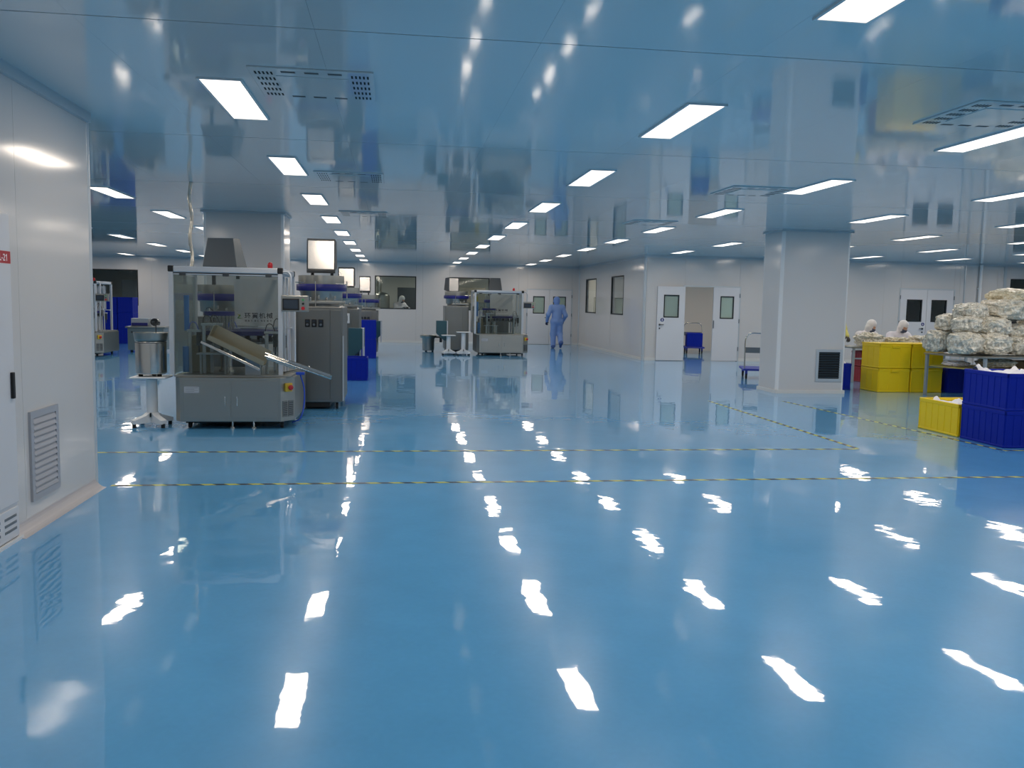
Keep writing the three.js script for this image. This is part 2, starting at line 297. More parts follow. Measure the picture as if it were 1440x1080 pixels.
function pillar(x0, x1, z0, z1, label) {
  const p = struct('pillar', label, 'pillar'); const r = 0.05;
  mesh('shaft', [span(x0 + r, x1 - r, 0, H, z0, z1), span(x0, x1, 0, H, z0 + r, z1 - r)], M.wall, p);
  for (const x of [x0 + r, x1 - r]) for (const z of [z0 + r, z1 - r]) mesh('corner_trim', [cy(r, H, x, H / 2, z, 'y', r, 32)], M.cornerTrim, p);
  mesh('skirting', [span(x0 - 0.015, x1 + 0.015, 0, 0.06, z1, z1 + 0.015), span(x0 - 0.015, x1 + 0.015, 0, 0.06, z0 - 0.015, z0), span(x0 - 0.015, x0, 0, 0.06, z0, z1), span(x1, x1 + 0.015, 0, 0.06, z0, z1)], M.whiteBase, p);
  mesh('top_angle', [span(x0 - 0.03, x1 + 0.03, H - 0.03, H, z1, z1 + 0.025), span(x0 - 0.03, x0, H - 0.03, H, z0, z1), span(x1, x1 + 0.03, H - 0.03, H, z0, z1)], M.aluTrim, p);
  return p;
}
pillar(6.74, 8.03, -15.2, -14.42, 'pale square pillar with the dark louvred vent');
pillar(-3.06, -1.8, -15.1, -14.3, 'pale square pillar behind the nearest assembly machine');

// ------------------------------------------------------------------ lamps
const lampProto = new THREE.Group();
{
  const w = 0.25, l = 1.185, f = 0.016, t = 0.012;
  mesh('lamp_frame', [span(-w / 2 - f, -w / 2, -t, 0, -l / 2 - f, l / 2 + f), span(w / 2, w / 2 + f, -t, 0, -l / 2 - f, l / 2 + f), span(-w / 2, w / 2, -t, 0, -l / 2 - f, -l / 2), span(-w / 2, w / 2, -t, 0, l / 2, l / 2 + f)], M.lampFrame, lampProto);
  mesh('diffuser', [span(-w / 2, w / 2, -0.008, -0.001, -l / 2, l / 2)], M.glow, lampProto);
}
function lamp(x, z, y = H, power = LAMP, color = LAMP_COLOR, label = 'white rectangular LED panel light set in the hall ceiling', group = 'hall ceiling panel lights') {
  const o = lampProto.clone(); o.name = numbered('ceiling_light'); o.position.set(x, y, z); tag(o, label, 'ceiling light', group); scene.add(o);
  const a = new THREE.RectAreaLight(color, power, 0.25, 1.185); a.position.set(0, -0.0135, 0); a.rotation.x = -PI / 2; a.name = 'lamp_light'; o.add(a);
}
const zk = (k) => -(5.76 + 2.967 * k + 0.59);
for (const x of [-1.116, 2.1, 4.72]) for (let k = -3; k <= 8; k++) { if (k === -2 && x < 2) continue; lamp(x, zk(k)); }
for (const x of [7.22, 9.78, 12.25, 14.72, 17.2]) for (let k = -3; k <= 5; k++) { if (x === 7.22 && k === 3) continue; if (x > 14 && k < 0) continue; lamp(x, zk(k)); }
for (const x of [-3.8, -6.35, -8.9, -11.4]) for (let k = 1; k <= 8; k++) { if (x < -8 && k % 2) continue; lamp(x, zk(k)); }
for (const x of [-1.5, 1.2, 4.2]) lamp(x, -33.6, 2.75, 24, 0xfff4e2, 'panel light in the workroom ceiling', 'workroom lights');
for (const [x, z] of [[9.0, -25.2], [11.2, -25.2]]) lamp(x, z, 2.75, 42, 0xffece0, 'panel light in the corridor ceiling', 'corridor lights');
lamp(-8, -33.2, 2.75, 1.6, 0xfff0e2, 'added dim fill light lifting the dark storeroom', 'added storeroom fill');  // added fill lamp, keeps the room behind the dark window from going black
lamp(7.8, -30, 2.75, 30, 0xfff0e2, 'panel light behind the side wall window', 'corridor lights');

// ------------------------------------------------------------------ ceiling air outlets
function airOutlet(x, z, label) {
  const o = thing('air_outlet', label, 'vent', [x, H, z], 0, 'ceiling air outlets'); const w = 0.375, t = 0.02;
  mesh('plate', [rb(0.75, 0.012, 0.75, 0, -0.006, 0, 0.004)], M.ceiling, o);
  mesh('centre_panel', [rb(0.44, 0.005, 0.44, 0, -0.0145, 0, 0.002)], M.ceiling, o);
  const holes = [], slots = [];
  for (const s of [-1, 1]) for (let i = 0; i < 5; i++) for (let j = 0; j < 5; j++) holes.push(bx(0.011, 0.002, 0.062, s * 0.29 + (i - 2) * 0.024, -0.0125, (j - 2) * 0.135));
  for (const s of [-1, 1]) for (let i = -1; i <= 1; i++) slots.push(bx(0.085, 0.002, 0.035, i * 0.14, -0.0125, s * 0.31));
  mesh('perforation', holes, M.hole, o).userData.kind = 'stuff';
  for (const g of slots) mesh('slot', [g], M.charcoal, o);
}
airOutlet(-0.52, -5.78, 'square perforated air outlet beside the near ceiling light'); airOutlet(-0.52, -9.95, 'square perforated air outlet over the stainless hopper towers');
airOutlet(4.15, -5.64, 'square perforated air outlet ahead of the yellow crates'); airOutlet(4.18, -9.85, 'square perforated air outlet between ceiling and doorway pillar');
airOutlet(-0.52, -14.1, 'square perforated air outlet over the second hopper tower'); airOutlet(4.18, -14, 'square perforated air outlet between the middle light rows');

// ------------------------------------------------------------------ near wall: grille and electric cabinet
{ const o = thing('return_air_grille', 'grey louvred return air grille low in the near wall', 'vent', [-2.35, 0, -6.06]);
  const a = -0.23, b = 0.23, y0 = 0.17, y1 = 0.76, f = 0.045;
  mesh('frame', [span(0, 0.016, y0, y1, a, a + f), span(0, 0.016, y0, y1, b - f, b), span(0, 0.016, y0, y0 + f, a + f, b - f), span(0, 0.016, y1 - f, y1, a + f, b - f)], M.slat, o);
  mesh('backing', [span(0, 0.003, y0 + f, y1 - f, a + f, b - f)], M.midGrey, o);
  for (let i = 0; i < 12; i++) mesh('slat', [bx(0.003, 0.04, b - a - 2 * f, 0.012, y0 + f + 0.022 + i * (y1 - y0 - 2 * f - 0.044) / 11, 0, 0, 0, 0.32)], M.slat, o);
}
{ const o = thing('electric_cabinet', 'grey electric cabinet with red number plate against the near wall', 'cabinet', [-2.35, 0, -5.57]);
  mesh('body', [rspan(0, 0.03, 0.02, 2.0, 0.0, 0.85, 0.006)], M.doorLeaf, o);
  mesh('door', [rspan(0.03, 0.042, 0.24, 1.99, 0.015, 0.83, 0.004)], M.doorLeaf, o);
  mesh('plinth', [rspan(0.03, 0.038, 0.03, 0.215, 0.012, 0.83, 0.003)], M.doorLeaf, o);
  for (let j = 0; j < 3; j++) for (let i = 0; i < 2; i++) mesh('vent_slot', [rb(0.004, 0.016, 0.16, 0.0385, 0.085 + j * 0.04, 0.13 + i * 0.22, 0.001)], M.midGrey, o);
  mesh('floor_strip', [span(0.03, 0.05, 0, 0.02, -0.02, 0.85)], M.white, o);
  mesh('handle', [rb(0.02, 0.16, 0.028, 0.05, 0.965, 0.06, 0.005)], M.black, o);
  const t = canvasTex(256, 96, (g, w, h) => { g.fillStyle = '#b3222c'; g.fillRect(0, 0, w, h); g.strokeStyle = '#d99'; g.lineWidth = 6; g.strokeRect(0, 0, w, h); g.fillStyle = '#f4e9e9'; g.font = 'bold 74px sans-serif'; g.fillText('L-21', 62, 76); });
  mesh('number_plate', new THREE.PlaneGeometry(0.2, 0.075).rotateY(PI / 2).translate(0.0435, 1.735, 0.115), S({ map: t, roughness: 0.5 }), o, true);
}
// pillar grille
{ const o = thing('pillar_vent', 'dark louvred vent in a white frame low on the pillar', 'vent', [7.72, 0, -14.42]);
  const a = -0.25, b = 0.25, y0 = 0.22, y1 = 0.8, f = 0.05;
  mesh('frame', [span(a, a + f, y0, y1, 0, 0.016), span(b - f, b, y0, y1, 0, 0.016), span(a + f, b - f, y0, y0 + f, 0, 0.016), span(a + f, b - f, y1 - f, y1, 0, 0.016)], M.aluTrim, o);
  mesh('backing', [span(a + f, b - f, y0 + f, y1 - f, 0, 0.003)], M.hole, o);
  for (let i = 0; i < 11; i++) mesh('slat', [bx(b - a - 2 * f, 0.03, 0.003, 0, y0 + f + 0.022 + i * (y1 - y0 - 2 * f - 0.044) / 10, 0.011, 0.6)], M.charcoal, o);
}

// ------------------------------------------------------------------ hazard tape
function tape(x0, z0, x1, z1, label) {
  const l = Math.hypot(x1 - x0, z1 - z0), g = bx(l, 0.0008, 0.05); const p = g.attributes.position, uv = g.attributes.uv;
  for (let i = 0; i < p.count; i++) uv.setXY(i, (p.getX(i) + l / 2) / 0.19, (p.getZ(i) + 0.025) / 0.05);
  const m = mesh('floor_tape', plain(g), M.tapeMat, scene, true); m.position.set((x0 + x1) / 2, 0.0006, (z0 + z1) / 2); m.rotation.y = -Math.atan2(z1 - z0, x1 - x0);
  tag(m, label, 'floor tape', 'hazard tape on the floor');
}
tape(-2.26, -7.11, 11, -7.11, 'long yellow and black tape running from the near wall corner');
tape(-3.2, -8.64, 5.02, -8.64, 'yellow and black tape in front of the near assembly machine');
tape(5.03, -8.67, 5.03, -13.2, 'yellow and black tape heading from the floor line to the pillar');
tape(6.3, -13.2, 6.66, -8.52, 'yellow and black tape passing the yellow crate');
tape(6.66, -8.5, 11, -8.5, 'yellow and black tape in front of the tall blue crates');

// ------------------------------------------------------------------ crates
function crate(name, mat, w, d, h, label, category, pos, turn, group, ribs = 6) {
  const o = thing(name, label, category, pos, turn, group); const t = 0.012, taper = 0.012;
  const g = [span(-w / 2 + taper, w / 2 - taper, 0.004, 0.016, -d / 2 + taper, d / 2 - taper)];
  for (const s of [-1, 1]) { g.push(span(-w / 2 + taper, w / 2 - taper, 0.004, h - 0.02, s * (d / 2 - taper) - t / 2, s * (d / 2 - taper) + t / 2)); g.push(span(s * (w / 2 - taper) - t / 2, s * (w / 2 - taper) + t / 2, 0.004, h - 0.02, -d / 2 + taper, d / 2 - taper)); }
  mesh('shell', g, mat, o);
  mesh('rim', [rspan(-w / 2, w / 2, h - 0.05, h, d / 2 - 0.026, d / 2), rspan(-w / 2, w / 2, h - 0.05, h, -d / 2, -d / 2 + 0.026), rspan(-w / 2, -w / 2 + 0.026, h - 0.05, h, -d / 2, d / 2), rspan(w / 2 - 0.026, w / 2, h - 0.05, h, -d / 2, d / 2)], mat, o);
  mesh('foot_rim', [rspan(-w / 2 + 0.001, w / 2 - 0.001, 0, 0.03, d / 2 - 0.022, d / 2 - 0.001), rspan(-w / 2 + 0.001, w / 2 - 0.001, 0, 0.03, -d / 2 + 0.001, -d / 2 + 0.022), rspan(-w / 2 + 0.001, -w / 2 + 0.022, 0, 0.03, -d / 2, d / 2), rspan(w / 2 - 0.022, w / 2 - 0.001, 0, 0.03, -d / 2, d / 2)], mat, o);
  for (let i = 0; i <= ribs; i++) { const x = -w / 2 + 0.02 + (w - 0.04) * i / ribs; for (const s of [-1, 1]) mesh('rib', [rb(0.014, h - 0.07, 0.016, x, h / 2 - 0.008, s * (d / 2 - 0.009), 0.004)], mat, o); }
  const n2 = Math.max(2, Math.round(ribs * d / w)); for (let i = 0; i <= n2; i++) { const z = -d / 2 + 0.02 + (d - 0.04) * i / n2; for (const s of [-1, 1]) mesh('rib', [rb(0.016, h - 0.07, 0.014, s * (w / 2 - 0.009), h / 2 - 0.008, z, 0.004)], mat, o); }
  return o;
}
function sheets(w, d, n, label, pos, amp = 0.05) {   // crumpled liner with corners standing up
  const g = new THREE.PlaneGeometry(w, d, 24, 24).rotateX(-PI / 2), p = g.attributes.position;
  for (let i = 0; i < p.count; i++) { const x = p.getX(i), z = p.getZ(i); const e = Math.max(Math.abs(x) / (w / 2), Math.abs(z) / (d / 2)); p.setY(i, noise.noise(x * 6 + n, z * 6, n) * 0.035 + Math.max(0, noise.noise(x * 8 + n * 3, z * 8, 2) - 0.2) * amp * 2.6 * (e > 0.6 ? 1 : 0.4)); }
  g.computeVertexNormals(); const m = mesh('plastic_liner', [g], M.paper); m.position.set(...pos); tag(m, label, 'liner'); return m;
}
// tall blue stack and its neighbours beside the tape
{
  for (let i = 0; i < 2; i++) for (let j = 0; j < 2; j++) crate('blue_crate', M.binBlue, 0.62, 0.76, 0.42, ['lower', 'upper'][j] + [' blue ribbed crate next to the lone yellow crate', ' blue ribbed crate on the far side of the blue stack'][i], 'crate', [7.07 + i * 0.64, j * 0.421, -9.02], 0, 'blue crates by the tape', 6);
  sheets(0.56, 0.7, 2.2, 'white plastic liner sticking out of the blue stack next to the yellow crate', [7.07, 0.815, -9.02], 0.075); sheets(0.56, 0.7, 5.7, 'white plastic liner in the far blue stack', [7.71, 0.815, -9.02], 0.075);
  crate('yellow_crate', M.binYellow, 0.62, 0.8, 0.4, 'lone yellow ribbed crate with white liner on the tape', 'crate', [7.07, 0, -9.84], 0, undefined, 5); sheets(0.56, 0.74, 9.1, 'white liner filling the lone yellow crate', [7.07, 0.36, -9.84], 0.06);
  // yellow lidded totes stacked two by two
  const spots = [[9.17, -15.0, 0.02], [9.83, -15.0, 0.0]];
  spots.forEach(([x, z, t], i) => { for (let j = 0; j < 2; j++) {
    const c = crate('yellow_tote', M.binYellow, 0.64, 0.6, 0.44, ['lower', 'upper'][j] + [' yellow lidded tote closest to the pillar', ' yellow lidded tote behind the steel table leg'][i], 'tote', [x, j * 0.447, z], t, 'stacked yellow totes', 3);
    if (j) mesh('lid', [rspan(-0.325, 0.325, 0.44, 0.462, -0.305, 0.305, 0.006)], M.binYellow, c);
    mesh('grip', [rb(0.14, 0.05, 0.025, 0, 0.4, 0.305, 0.008)], M.binYellow, c);
  } });
  crate('blue_crate', M.binBlue, 0.5, 0.6, 0.46, 'dark blue crate beside the yellow totes under the steel table', 'crate', [10.48, 0, -14.95], 0, undefined, 5);
  crate('blue_crate', M.binBlue, 0.4, 0.5, 0.5, 'blue crate standing behind the vented pillar', 'crate', [8.38, 0, -15.4], 0, undefined, 4); sheets(0.34, 0.44, 3.3, 'white liner in the blue crate behind the pillar', [8.38, 0.47, -15.4], 0.08);
}
// ------------------------------------------------------------------ steel packing table with the heap of bags
{
  const o = thing('packing_table', 'stainless packing table carrying the heap of plastic bags', 'table', [10.93, 0, -14.01], 0.22);
  mesh('table_top', [rspan(-1.3, 1.3, 0.735, 0.765, -0.65, 0.65, 0.006)], M.steel, o);
  for (const x of [-1.26, 1.26]) for (const z of [-0.61, 0.61]) mesh('leg', [rb(0.05, 0.735, 0.05, x, 0.3675, z, 0.008)], M.grey, o);
  mesh('shelf', [rspan(-1.22, 1.22, 0.52, 0.545, -0.57, 0.57, 0.004)], M.board, o);
  mesh('rail', [rb(2.45, 0.03, 0.03, 0, 0.505, 0.6, 0.005), rb(2.45, 0.03, 0.03, 0, 0.505, -0.6, 0.005)], M.steel, o);
}
function blob(w, h, d, n, rough = 0.16, detail = 14) {
  const g = new THREE.IcosahedronGeometry(1, detail), p = g.attributes.position, v = new THREE.Vector3();
  for (let i = 0; i < p.count; i++) {
    v.fromBufferAttribute(p, i); const q = (a) => Math.sign(a) * Math.pow(Math.abs(a), 0.72);
    let k = 1 + rough * noise.noise(v.x * 2.1 + n, v.y * 2.1, v.z * 2.1 + n) + rough * 0.75 * noise.noise(v.x * 5 + n, v.y * 5 + n, v.z * 5) - rough * 0.45 * Math.abs(noise.noise(v.x * 8, v.y * 8 + n, v.z * 8 + n));
    p.setXYZ(i, q(v.x) * k * w / 2, Math.max(-0.86, q(v.y) * k) * h / 2, q(v.z) * k * d / 2);
  }
  g.computeVertexNormals(); return g;
}
const bagSpots = [ // x, y(bottom), z, w, h, d, turn, material, label
  [9.92, 0.765, -13.72, 0.56, 0.4, 0.56, 0.2, 1, 'grey-white plastic bag on the table corner near the totes'], [10.42, 0.765, -13.65, 0.66, 0.4, 0.6, -0.2, 1, 'pale bag on the tabletop beside the corner bag'], [10.98, 0.765, -13.6, 0.56, 0.34, 0.56, 0.3, 1, 'rumpled clear bag on the tabletop in the middle'],
  [11.6, 0.765, -13.7, 0.7, 0.4, 0.6, 0, 1, 'white bag at the end of the tabletop'], [10.7, 0.765, -14.2, 0.8, 0.42, 0.5, 0.1, 1, 'wide white bag in the back row on the tabletop'],
  [10.06, 1.12, -13.82, 0.52, 0.32, 0.5, 0.5, 1, 'pale bag resting on the corner bag'], [10.5, 1.1, -13.7, 0.62, 0.34, 0.55, -0.3, 1, 'creamy bag in the second layer of the heap'], [11.1, 1.06, -13.85, 0.75, 0.26, 0.65, 0.1, 1, 'flat clear bag pressed under the cream bag'], [11.68, 1.1, -13.8, 0.6, 0.36, 0.6, 0.4, 1, 'clear bag of small parts at the far end of the second layer'],
  [9.98, 0.765, -14.32, 0.6, 0.42, 0.46, 0.1, 1, 'rounded white bag at the back corner of the table above the leg'], [10.15, 1.14, -14.28, 0.56, 0.34, 0.44, 0.2, 1, 'white bag lying on the back corner bag'],
  [10.2, 1.37, -13.9, 0.52, 0.3, 0.55, 0, 1, 'white bag high on the side of the heap'], [10.9, 1.38, -13.78, 0.9, 0.38, 0.7, 0.1, 0, 'big cream plastic bag near the top of the heap'], [11.62, 1.38, -13.8, 0.75, 0.36, 0.62, -0.1, 2, 'cream bag on top at the far end of the heap'], [11.0, 1.7, -13.85, 0.74, 0.24, 0.6, 0.15, 2, 'topmost cream bag of the heap'],
];
bagSpots.forEach(([x, y, z, w, h, d, t, m, label], i) => { const b = mesh('plastic_bag', [blob(w * 0.92, h * 1.0, d * 0.95, i * 3.7 + 1.3)], M.bags[m]); { const lx = x - 11.13, lz = z + 13.86, c = Math.cos(0.22), q = Math.sin(0.22); b.position.set(10.93 + lx * c + lz * q, y + h * 0.5, -14.01 - lx * q + lz * c); } { const lean = y > 0.8 ? 0.08 : 0; b.rotation.set(lean * Math.sin(i * 2.3), t + 0.22, lean * Math.cos(i * 1.7 + 0.6)); } tag(b, label, 'plastic bag', 'bags heaped on the packing table'); });
{ const b = mesh('plastic_bag', [blob(0.6, 0.16, 0.5, 77)], M.bags[1]); b.position.set(10.5, 0.622, -13.75); tag(b, 'flat clear bag lying on the shelf under the table', 'plastic bag', 'bags heaped on the packing table');
  const c = mesh('plastic_bag', [blob(0.4, 0.1, 0.4, 55)], M.paper); c.position.set(9.95, 0.592, -14.05); tag(c, 'small white bag on the table shelf near the totes', 'plastic bag', 'bags heaped on the packing table');
  const t = mesh('cardboard_tray', [rspan(-0.45, 0.45, 0, 0.12, -0.3, 0.3, 0.01)], S({ color: 0xb7a894, roughness: 0.8 })); t.position.set(11.42, 0.546, -13.78); t.rotation.y = 0.22; tag(t, 'pale cardboard tray on the table shelf', 'tray'); }

// ------------------------------------------------------------------ workers' table
{
  const o = thing('sorting_table', 'long sorting table in front of the two seated workers', 'table', [10.75, 0, -17.05]);
  mesh('table_top', [rspan(-1.35, 1.35, 0.715, 0.745, -0.42, 0.42, 0.005)], M.steel, o);
  for (const x of [-1.28, 1.28]) for (const z of [-0.37, 0.37]) mesh('leg', [rb(0.045, 0.715, 0.045, x, 0.3575, z, 0.006)], M.grey, o);
  mesh('rail', [rb(2.5, 0.03, 0.03, 0, 0.5, 0.37, 0.004)], M.grey, o);
  const heaps = [[9.95, 0.5, 0.26, 'pile of white tubing at the pillar end of the sorting table'], [10.55, 0.55, 0.18, 'pile of white tubing in front of the first seated worker'], [11.15, 0.6, 0.22, 'pile of white tubing in front of the second seated worker'], [11.65, 0.45, 0.16, 'pile of white tubing at the far end of the sorting table']];
  heaps.forEach(([x, w, h, label], i) => { const b = mesh('tubing_pile', [blob(w * 1.02, h * 1.15, 0.55, i * 9 + 4, 0.3)], M.bags[i === 1 ? 2 : 0]); b.position.set(x, 0.752 + h * 0.5, -16.92); tag(b, label, 'pile', 'piles on the sorting table'); });
  for (const [x, y, c, label] of [[9.6, 0, M.redDark, 'lower red crate under the sorting table'], [9.6, 0.33, M.redDark, 'upper red crate under the sorting table']]) crate('red_crate', c, 0.42, 0.4, 0.32, label, 'crate', [x + 0.3, y, -16.96], 0, 'red crates under the sorting table', 4);
  crate('red_crate', M.redDark, 0.42, 0.4, 0.32, 'red crate under the middle of the sorting table', 'crate', [10.5, 0, -16.96], 0, 'red crates under the sorting table', 4);
}

// ------------------------------------------------------------------ platform trolleys
function trolley(pos, turn, label) {
  const o = thing('platform_trolley', label, 'trolley', pos, turn);
  mesh('deck', [rspan(-0.32, 0.32, 0.18, 0.225, -0.45, 0.45, 0.015)], M.deckBlue, o);
  mesh('push_handle', [tube([[-0.29, 0.21, 0.42], [-0.29, 0.5, 0.42], [-0.29, 0.85, 0.42], [-0.2, 0.97, 0.42], [0, 0.98, 0.42], [0.2, 0.97, 0.42], [0.29, 0.85, 0.42], [0.29, 0.5, 0.42], [0.29, 0.21, 0.42]], 0.014, 60, 10)], M.polished, o);
  mesh('cross_panel', [rspan(-0.28, 0.28, 0.56, 0.68, 0.41, 0.43, 0.004)], M.midGrey, o);
  for (const x of [-0.24, 0.24]) for (const z of [-0.36, 0.36]) { const c = mesh('caster', [cy(0.06, 0.035, x, 0.061, z, 'x')], M.rubber, o); mesh('fork', [bx(0.05, 0.1, 0.05, x, 0.13, z)], M.deckBlue, c); }
  return o;
}
trolley([7.76, 0, -17.62], -0.3, 'blue platform trolley with steel handle half hidden by the pillar');
trolley([9.62, 0, -26.8], PI - 0.25, 'platform trolley with a blue crate beyond the open doorway');
crate('blue_crate', M.binBlue, 0.5, 0.62, 0.44, 'blue crate on the trolley beyond the open doorway', 'crate', [9.6, 0.226, -26.72], -0.25, undefined, 5);

// ------------------------------------------------------------------ machines
const casterGeo = (x, z, r = 0.04) => [cy(r, 0.03, x, r + 0.001, z, 'x', r, 20)];
const logo = canvasTex(512, 160, (g, w, h) => {
  g.fillStyle = '#cfd0d2'; g.fillRect(0, 0, w, h); g.strokeStyle = '#20202c'; g.lineWidth = 8; g.lineCap = 'square';
  const strokes = (ox, list) => { for (const s of list) { g.beginPath(); g.moveTo(ox + s[0], 14 + s[1]); for (let i = 2; i < s.length; i += 2) g.lineTo(ox + s[i], 14 + s[i + 1]); g.stroke(); } };
  // four Chinese characters drawn stroke by stroke
  strokes(118, [[0, 10, 26, 10], [2, 36, 24, 36], [13, 10, 13, 64], [0, 68, 28, 60], [34, 8, 74, 8], [56, 8, 34, 46], [54, 28, 54, 74], [58, 34, 74, 50]]);
  strokes(216, [[2, 6, 30, 6, 30, 26], [6, 14, 14, 20], [42, 6, 72, 6, 72, 26], [46, 14, 54, 20], [12, 32, 64, 32, 64, 50, 12, 50, 12, 32], [12, 41, 64, 41], [38, 32, 38, 50], [4, 60, 72, 60], [24, 52, 24, 68], [52, 52, 52, 68], [28, 64, 8, 76], [48, 64, 70, 76]]);
  strokes(314, [[0, 22, 32, 22], [16, 2, 16, 76], [15, 26, 0, 52], [18, 28, 32, 42], [40, 10, 40, 40, 32, 74], [40, 10, 62, 10, 62, 68, 76, 68, 76, 56]]);
  strokes(412, [[0, 22, 26, 22], [12, 2, 12, 76], [11, 28, 0, 52], [14, 30, 24, 42], [28, 16, 76, 16], [58, 2, 62, 46, 76, 74], [74, 34, 54, 72], [32, 38, 52, 38], [36, 26, 34, 66], [46, 26, 46, 66], [66, 4, 74, 10]]);
  g.fillStyle = '#26262f'; g.font = 'bold 36px sans-serif'; 'MACHINERY'.split('').forEach((c, i) => g.fillText(c, 116 + i * 42.5, 138));
  g.fillStyle = '#4f8a3a'; g.beginPath(); g.moveTo(14, 96); g.lineTo(52, 40); g.lineTo(66, 58); g.lineTo(34, 82); g.lineTo(92, 96); g.closePath(); g.fill(); g.fillStyle = '#c7b23a'; g.beginPath(); g.moveTo(16, 30); g.lineTo(40, 62); g.lineTo(60, 26); g.lineTo(42, 46); g.closePath(); g.fill();
});
const plateText = canvasTex(256, 128, (g, w, h) => { g.fillStyle = '#b9bcc0'; g.fillRect(0, 0, w, h); g.strokeStyle = '#7e848a'; g.lineWidth = 6; g.strokeRect(6, 6, w - 12, h - 12); for (let i = 0; i < 4; i++) { g.beginPath(); g.moveTo(24, 32 + i * 22); g.lineTo(232 - (i % 2) * 60, 32 + i * 22); g.stroke(); } });

function assemblyMachine(label, pos, turn, detailed) {
  const o = thing('assembly_machine', label, 'machine', pos, turn); // local: base front edge on z = 0, x from 0 to 1.32
  const W = 1.32, D = 1.35;
  const poly = [[0.06, 0], [W - 0.14, 0], [W, -0.16], [W, -D], [0, -D], [0, -0.08]];
  // build the cabinet upright from its plan
  const cab = (() => { const s = new THREE.Shape(poly.map(([x, z]) => new THREE.Vector2(x, -z))); const g = new THREE.ExtrudeGeometry(s, { depth: 0.5, bevelEnabled: true, bevelSize: 0.006, bevelThickness: 0.006, bevelSegments: 2 }); return g.rotateX(-PI / 2).translate(0, 0.094, 0); })();
  mesh('base_cabinet', [cab], M.steel, o);
  for (const [a, b] of [[0.1, 0.62], [0.635, 1.15]]) { const d = mesh('door', [rspan(a, b, 0.13, 0.565, 0.006, 0.014, 0.003)], M.steel, o); mesh('pull', [rb(0.014, 0.11, 0.016, a < 0.3 ? b - 0.06 : a + 0.06, 0.33, 0.022, 0.004)], M.polished, d); }
  mesh('name_plate', new THREE.PlaneGeometry(0.175, 0.082).translate(0.19, 0.46, 0.0155), S({ map: plateText, roughness: 0.5, metalness: 0.2 }), o, true);
  const ang = Math.atan2(0.16, 0.14); const ch = new THREE.Group(); const cx = W - 0.07, cz = -0.08;
  const onChamfer = (g) => g.rotateY(ang).translate(cx, 0, cz);
  mesh('stop_box', [onChamfer(rb(0.1, 0.1, 0.03, 0, 0.485, 0.02, 0.008))], M.eBox, o); mesh('stop_button', [onChamfer(lathe([[0, 0.03], [0.026, 0.028], [0.032, 0.018], [0.03, 0.006], [0.018, 0], [0.018, -0.02]]).rotateX(PI / 2).translate(0, 0.485, 0.045))], M.red, o);
  for (const s of [-1, 1]) { const v = mesh('vent_panel', [onChamfer(rb(0.075, 0.19, 0.008, s * 0.045, 0.235, 0.008, 0.003))], M.steelDark, o); for (let i = 0; i < 7; i++) mesh('vent_slit', [onChamfer(bx(0.06, 0.006, 0.003, s * 0.045, 0.165 + i * 0.023, 0.013))], M.hole, v); }
  for (const x of [0.14, W - 0.14]) for (const z of [-0.12, -D + 0.12]) { const c = mesh('caster', casterGeo(x, z), M.rubber, o); mesh('caster_fork', [bx(0.045, 0.03, 0.05, x, 0.083, z)], M.midGrey, c); }
  for (const x of [0.62, 0.86]) mesh('levelling_foot', [cy(0.012, 0.08, x, 0.055, -0.1), cy(0.03, 0.014, x, 0.008, -0.1)], M.polished, o);
  mesh('shade_plate', [span(0.08, W - 0.16, 0.05, 0.093, -D + 0.1, -0.16)], M.black, o);  // added black plate, stands in for the shade under the base
  mesh('deck_plate', [rspan(-0.02, W - 0.02, 0.6, 0.622, -D, -0.06, 0.004)], M.steel, o);
  // frame
  const zf = -0.13, zb = -D + 0.04, xl = -0.05, xr = 1.17, pw = 0.05, top = 1.87;
  for (const [x, z] of [[xl, zf], [xr, zf], [xl, zb], [xr, zb]]) { mesh('post', [rb(pw, top - 0.62 - 0.065, pw, x, 0.622 + (top - 0.687) / 2, z, 0.006)], M.alu, o); mesh('corner_cap', [rb(pw + 0.012, 0.072, pw + 0.012, x, top - 0.03, z, 0.012)], M.black, o); }
  mesh('top_beam', [rb(xr - xl - pw, 0.07, pw, (xl + xr) / 2, top - 0.035, zf, 0.014)], M.alu, o); mesh('top_beam', [rb(xr - xl - pw, 0.07, pw, (xl + xr) / 2, top - 0.035, zb, 0.014)], M.alu, o);
  mesh('top_beam', [rb(pw, 0.07, zf - zb - pw, xl, top - 0.035, (zf + zb) / 2, 0.014)], M.alu, o); mesh('top_beam', [rb(pw, 0.07, zf - zb - pw, xr, top - 0.035, (zf + zb) / 2, 0.014)], M.alu, o);
  mesh('door_rail', [rb(xr - xl - pw, 0.014, 0.02, (xl + xr) / 2, top - 0.088, zf, 0.004)], M.alu, o); mesh('seal_line', [bx(xr - xl - pw, 0.01, 0.015, (xl + xr) / 2, top - 0.076, zf)], M.black, o);
  for (const x of [xl + 0.13, 0.56, xr - 0.13]) mesh('door_hinge', [rb(0.07, 0.035, 0.03, x, top - 0.09, zf + 0.012, 0.005)], M.charcoal, o);
  mesh('glass_door', [bx(xr - xl - pw, top - 0.72, 0.004, (xl + xr) / 2, 0.625 + (top - 0.72) / 2, zf - 0.01)], M.acrylic, o);
  mesh('side_pane', [bx(0.004, top - 0.72, zf - zb - pw, xl, 0.625 + (top - 0.72) / 2, (zf + zb) / 2)], M.acrylic, o);
  mesh('inner_post', [rb(0.03, 1.15, 0.03, xr - 0.0, 1.2, zf - 0.32, 0.005), rb(0.022, 1.15, 0.022, xr, 1.2, zf - 0.62, 0.005)], M.alu, o);
  // back panel with the maker's name
  mesh('back_panel', [span(0.44, xr - 0.12, 1.16, 1.76, zb + 0.02, zb + 0.028)], S({ color: 0xc9cacb, roughness: 0.5 }), o);
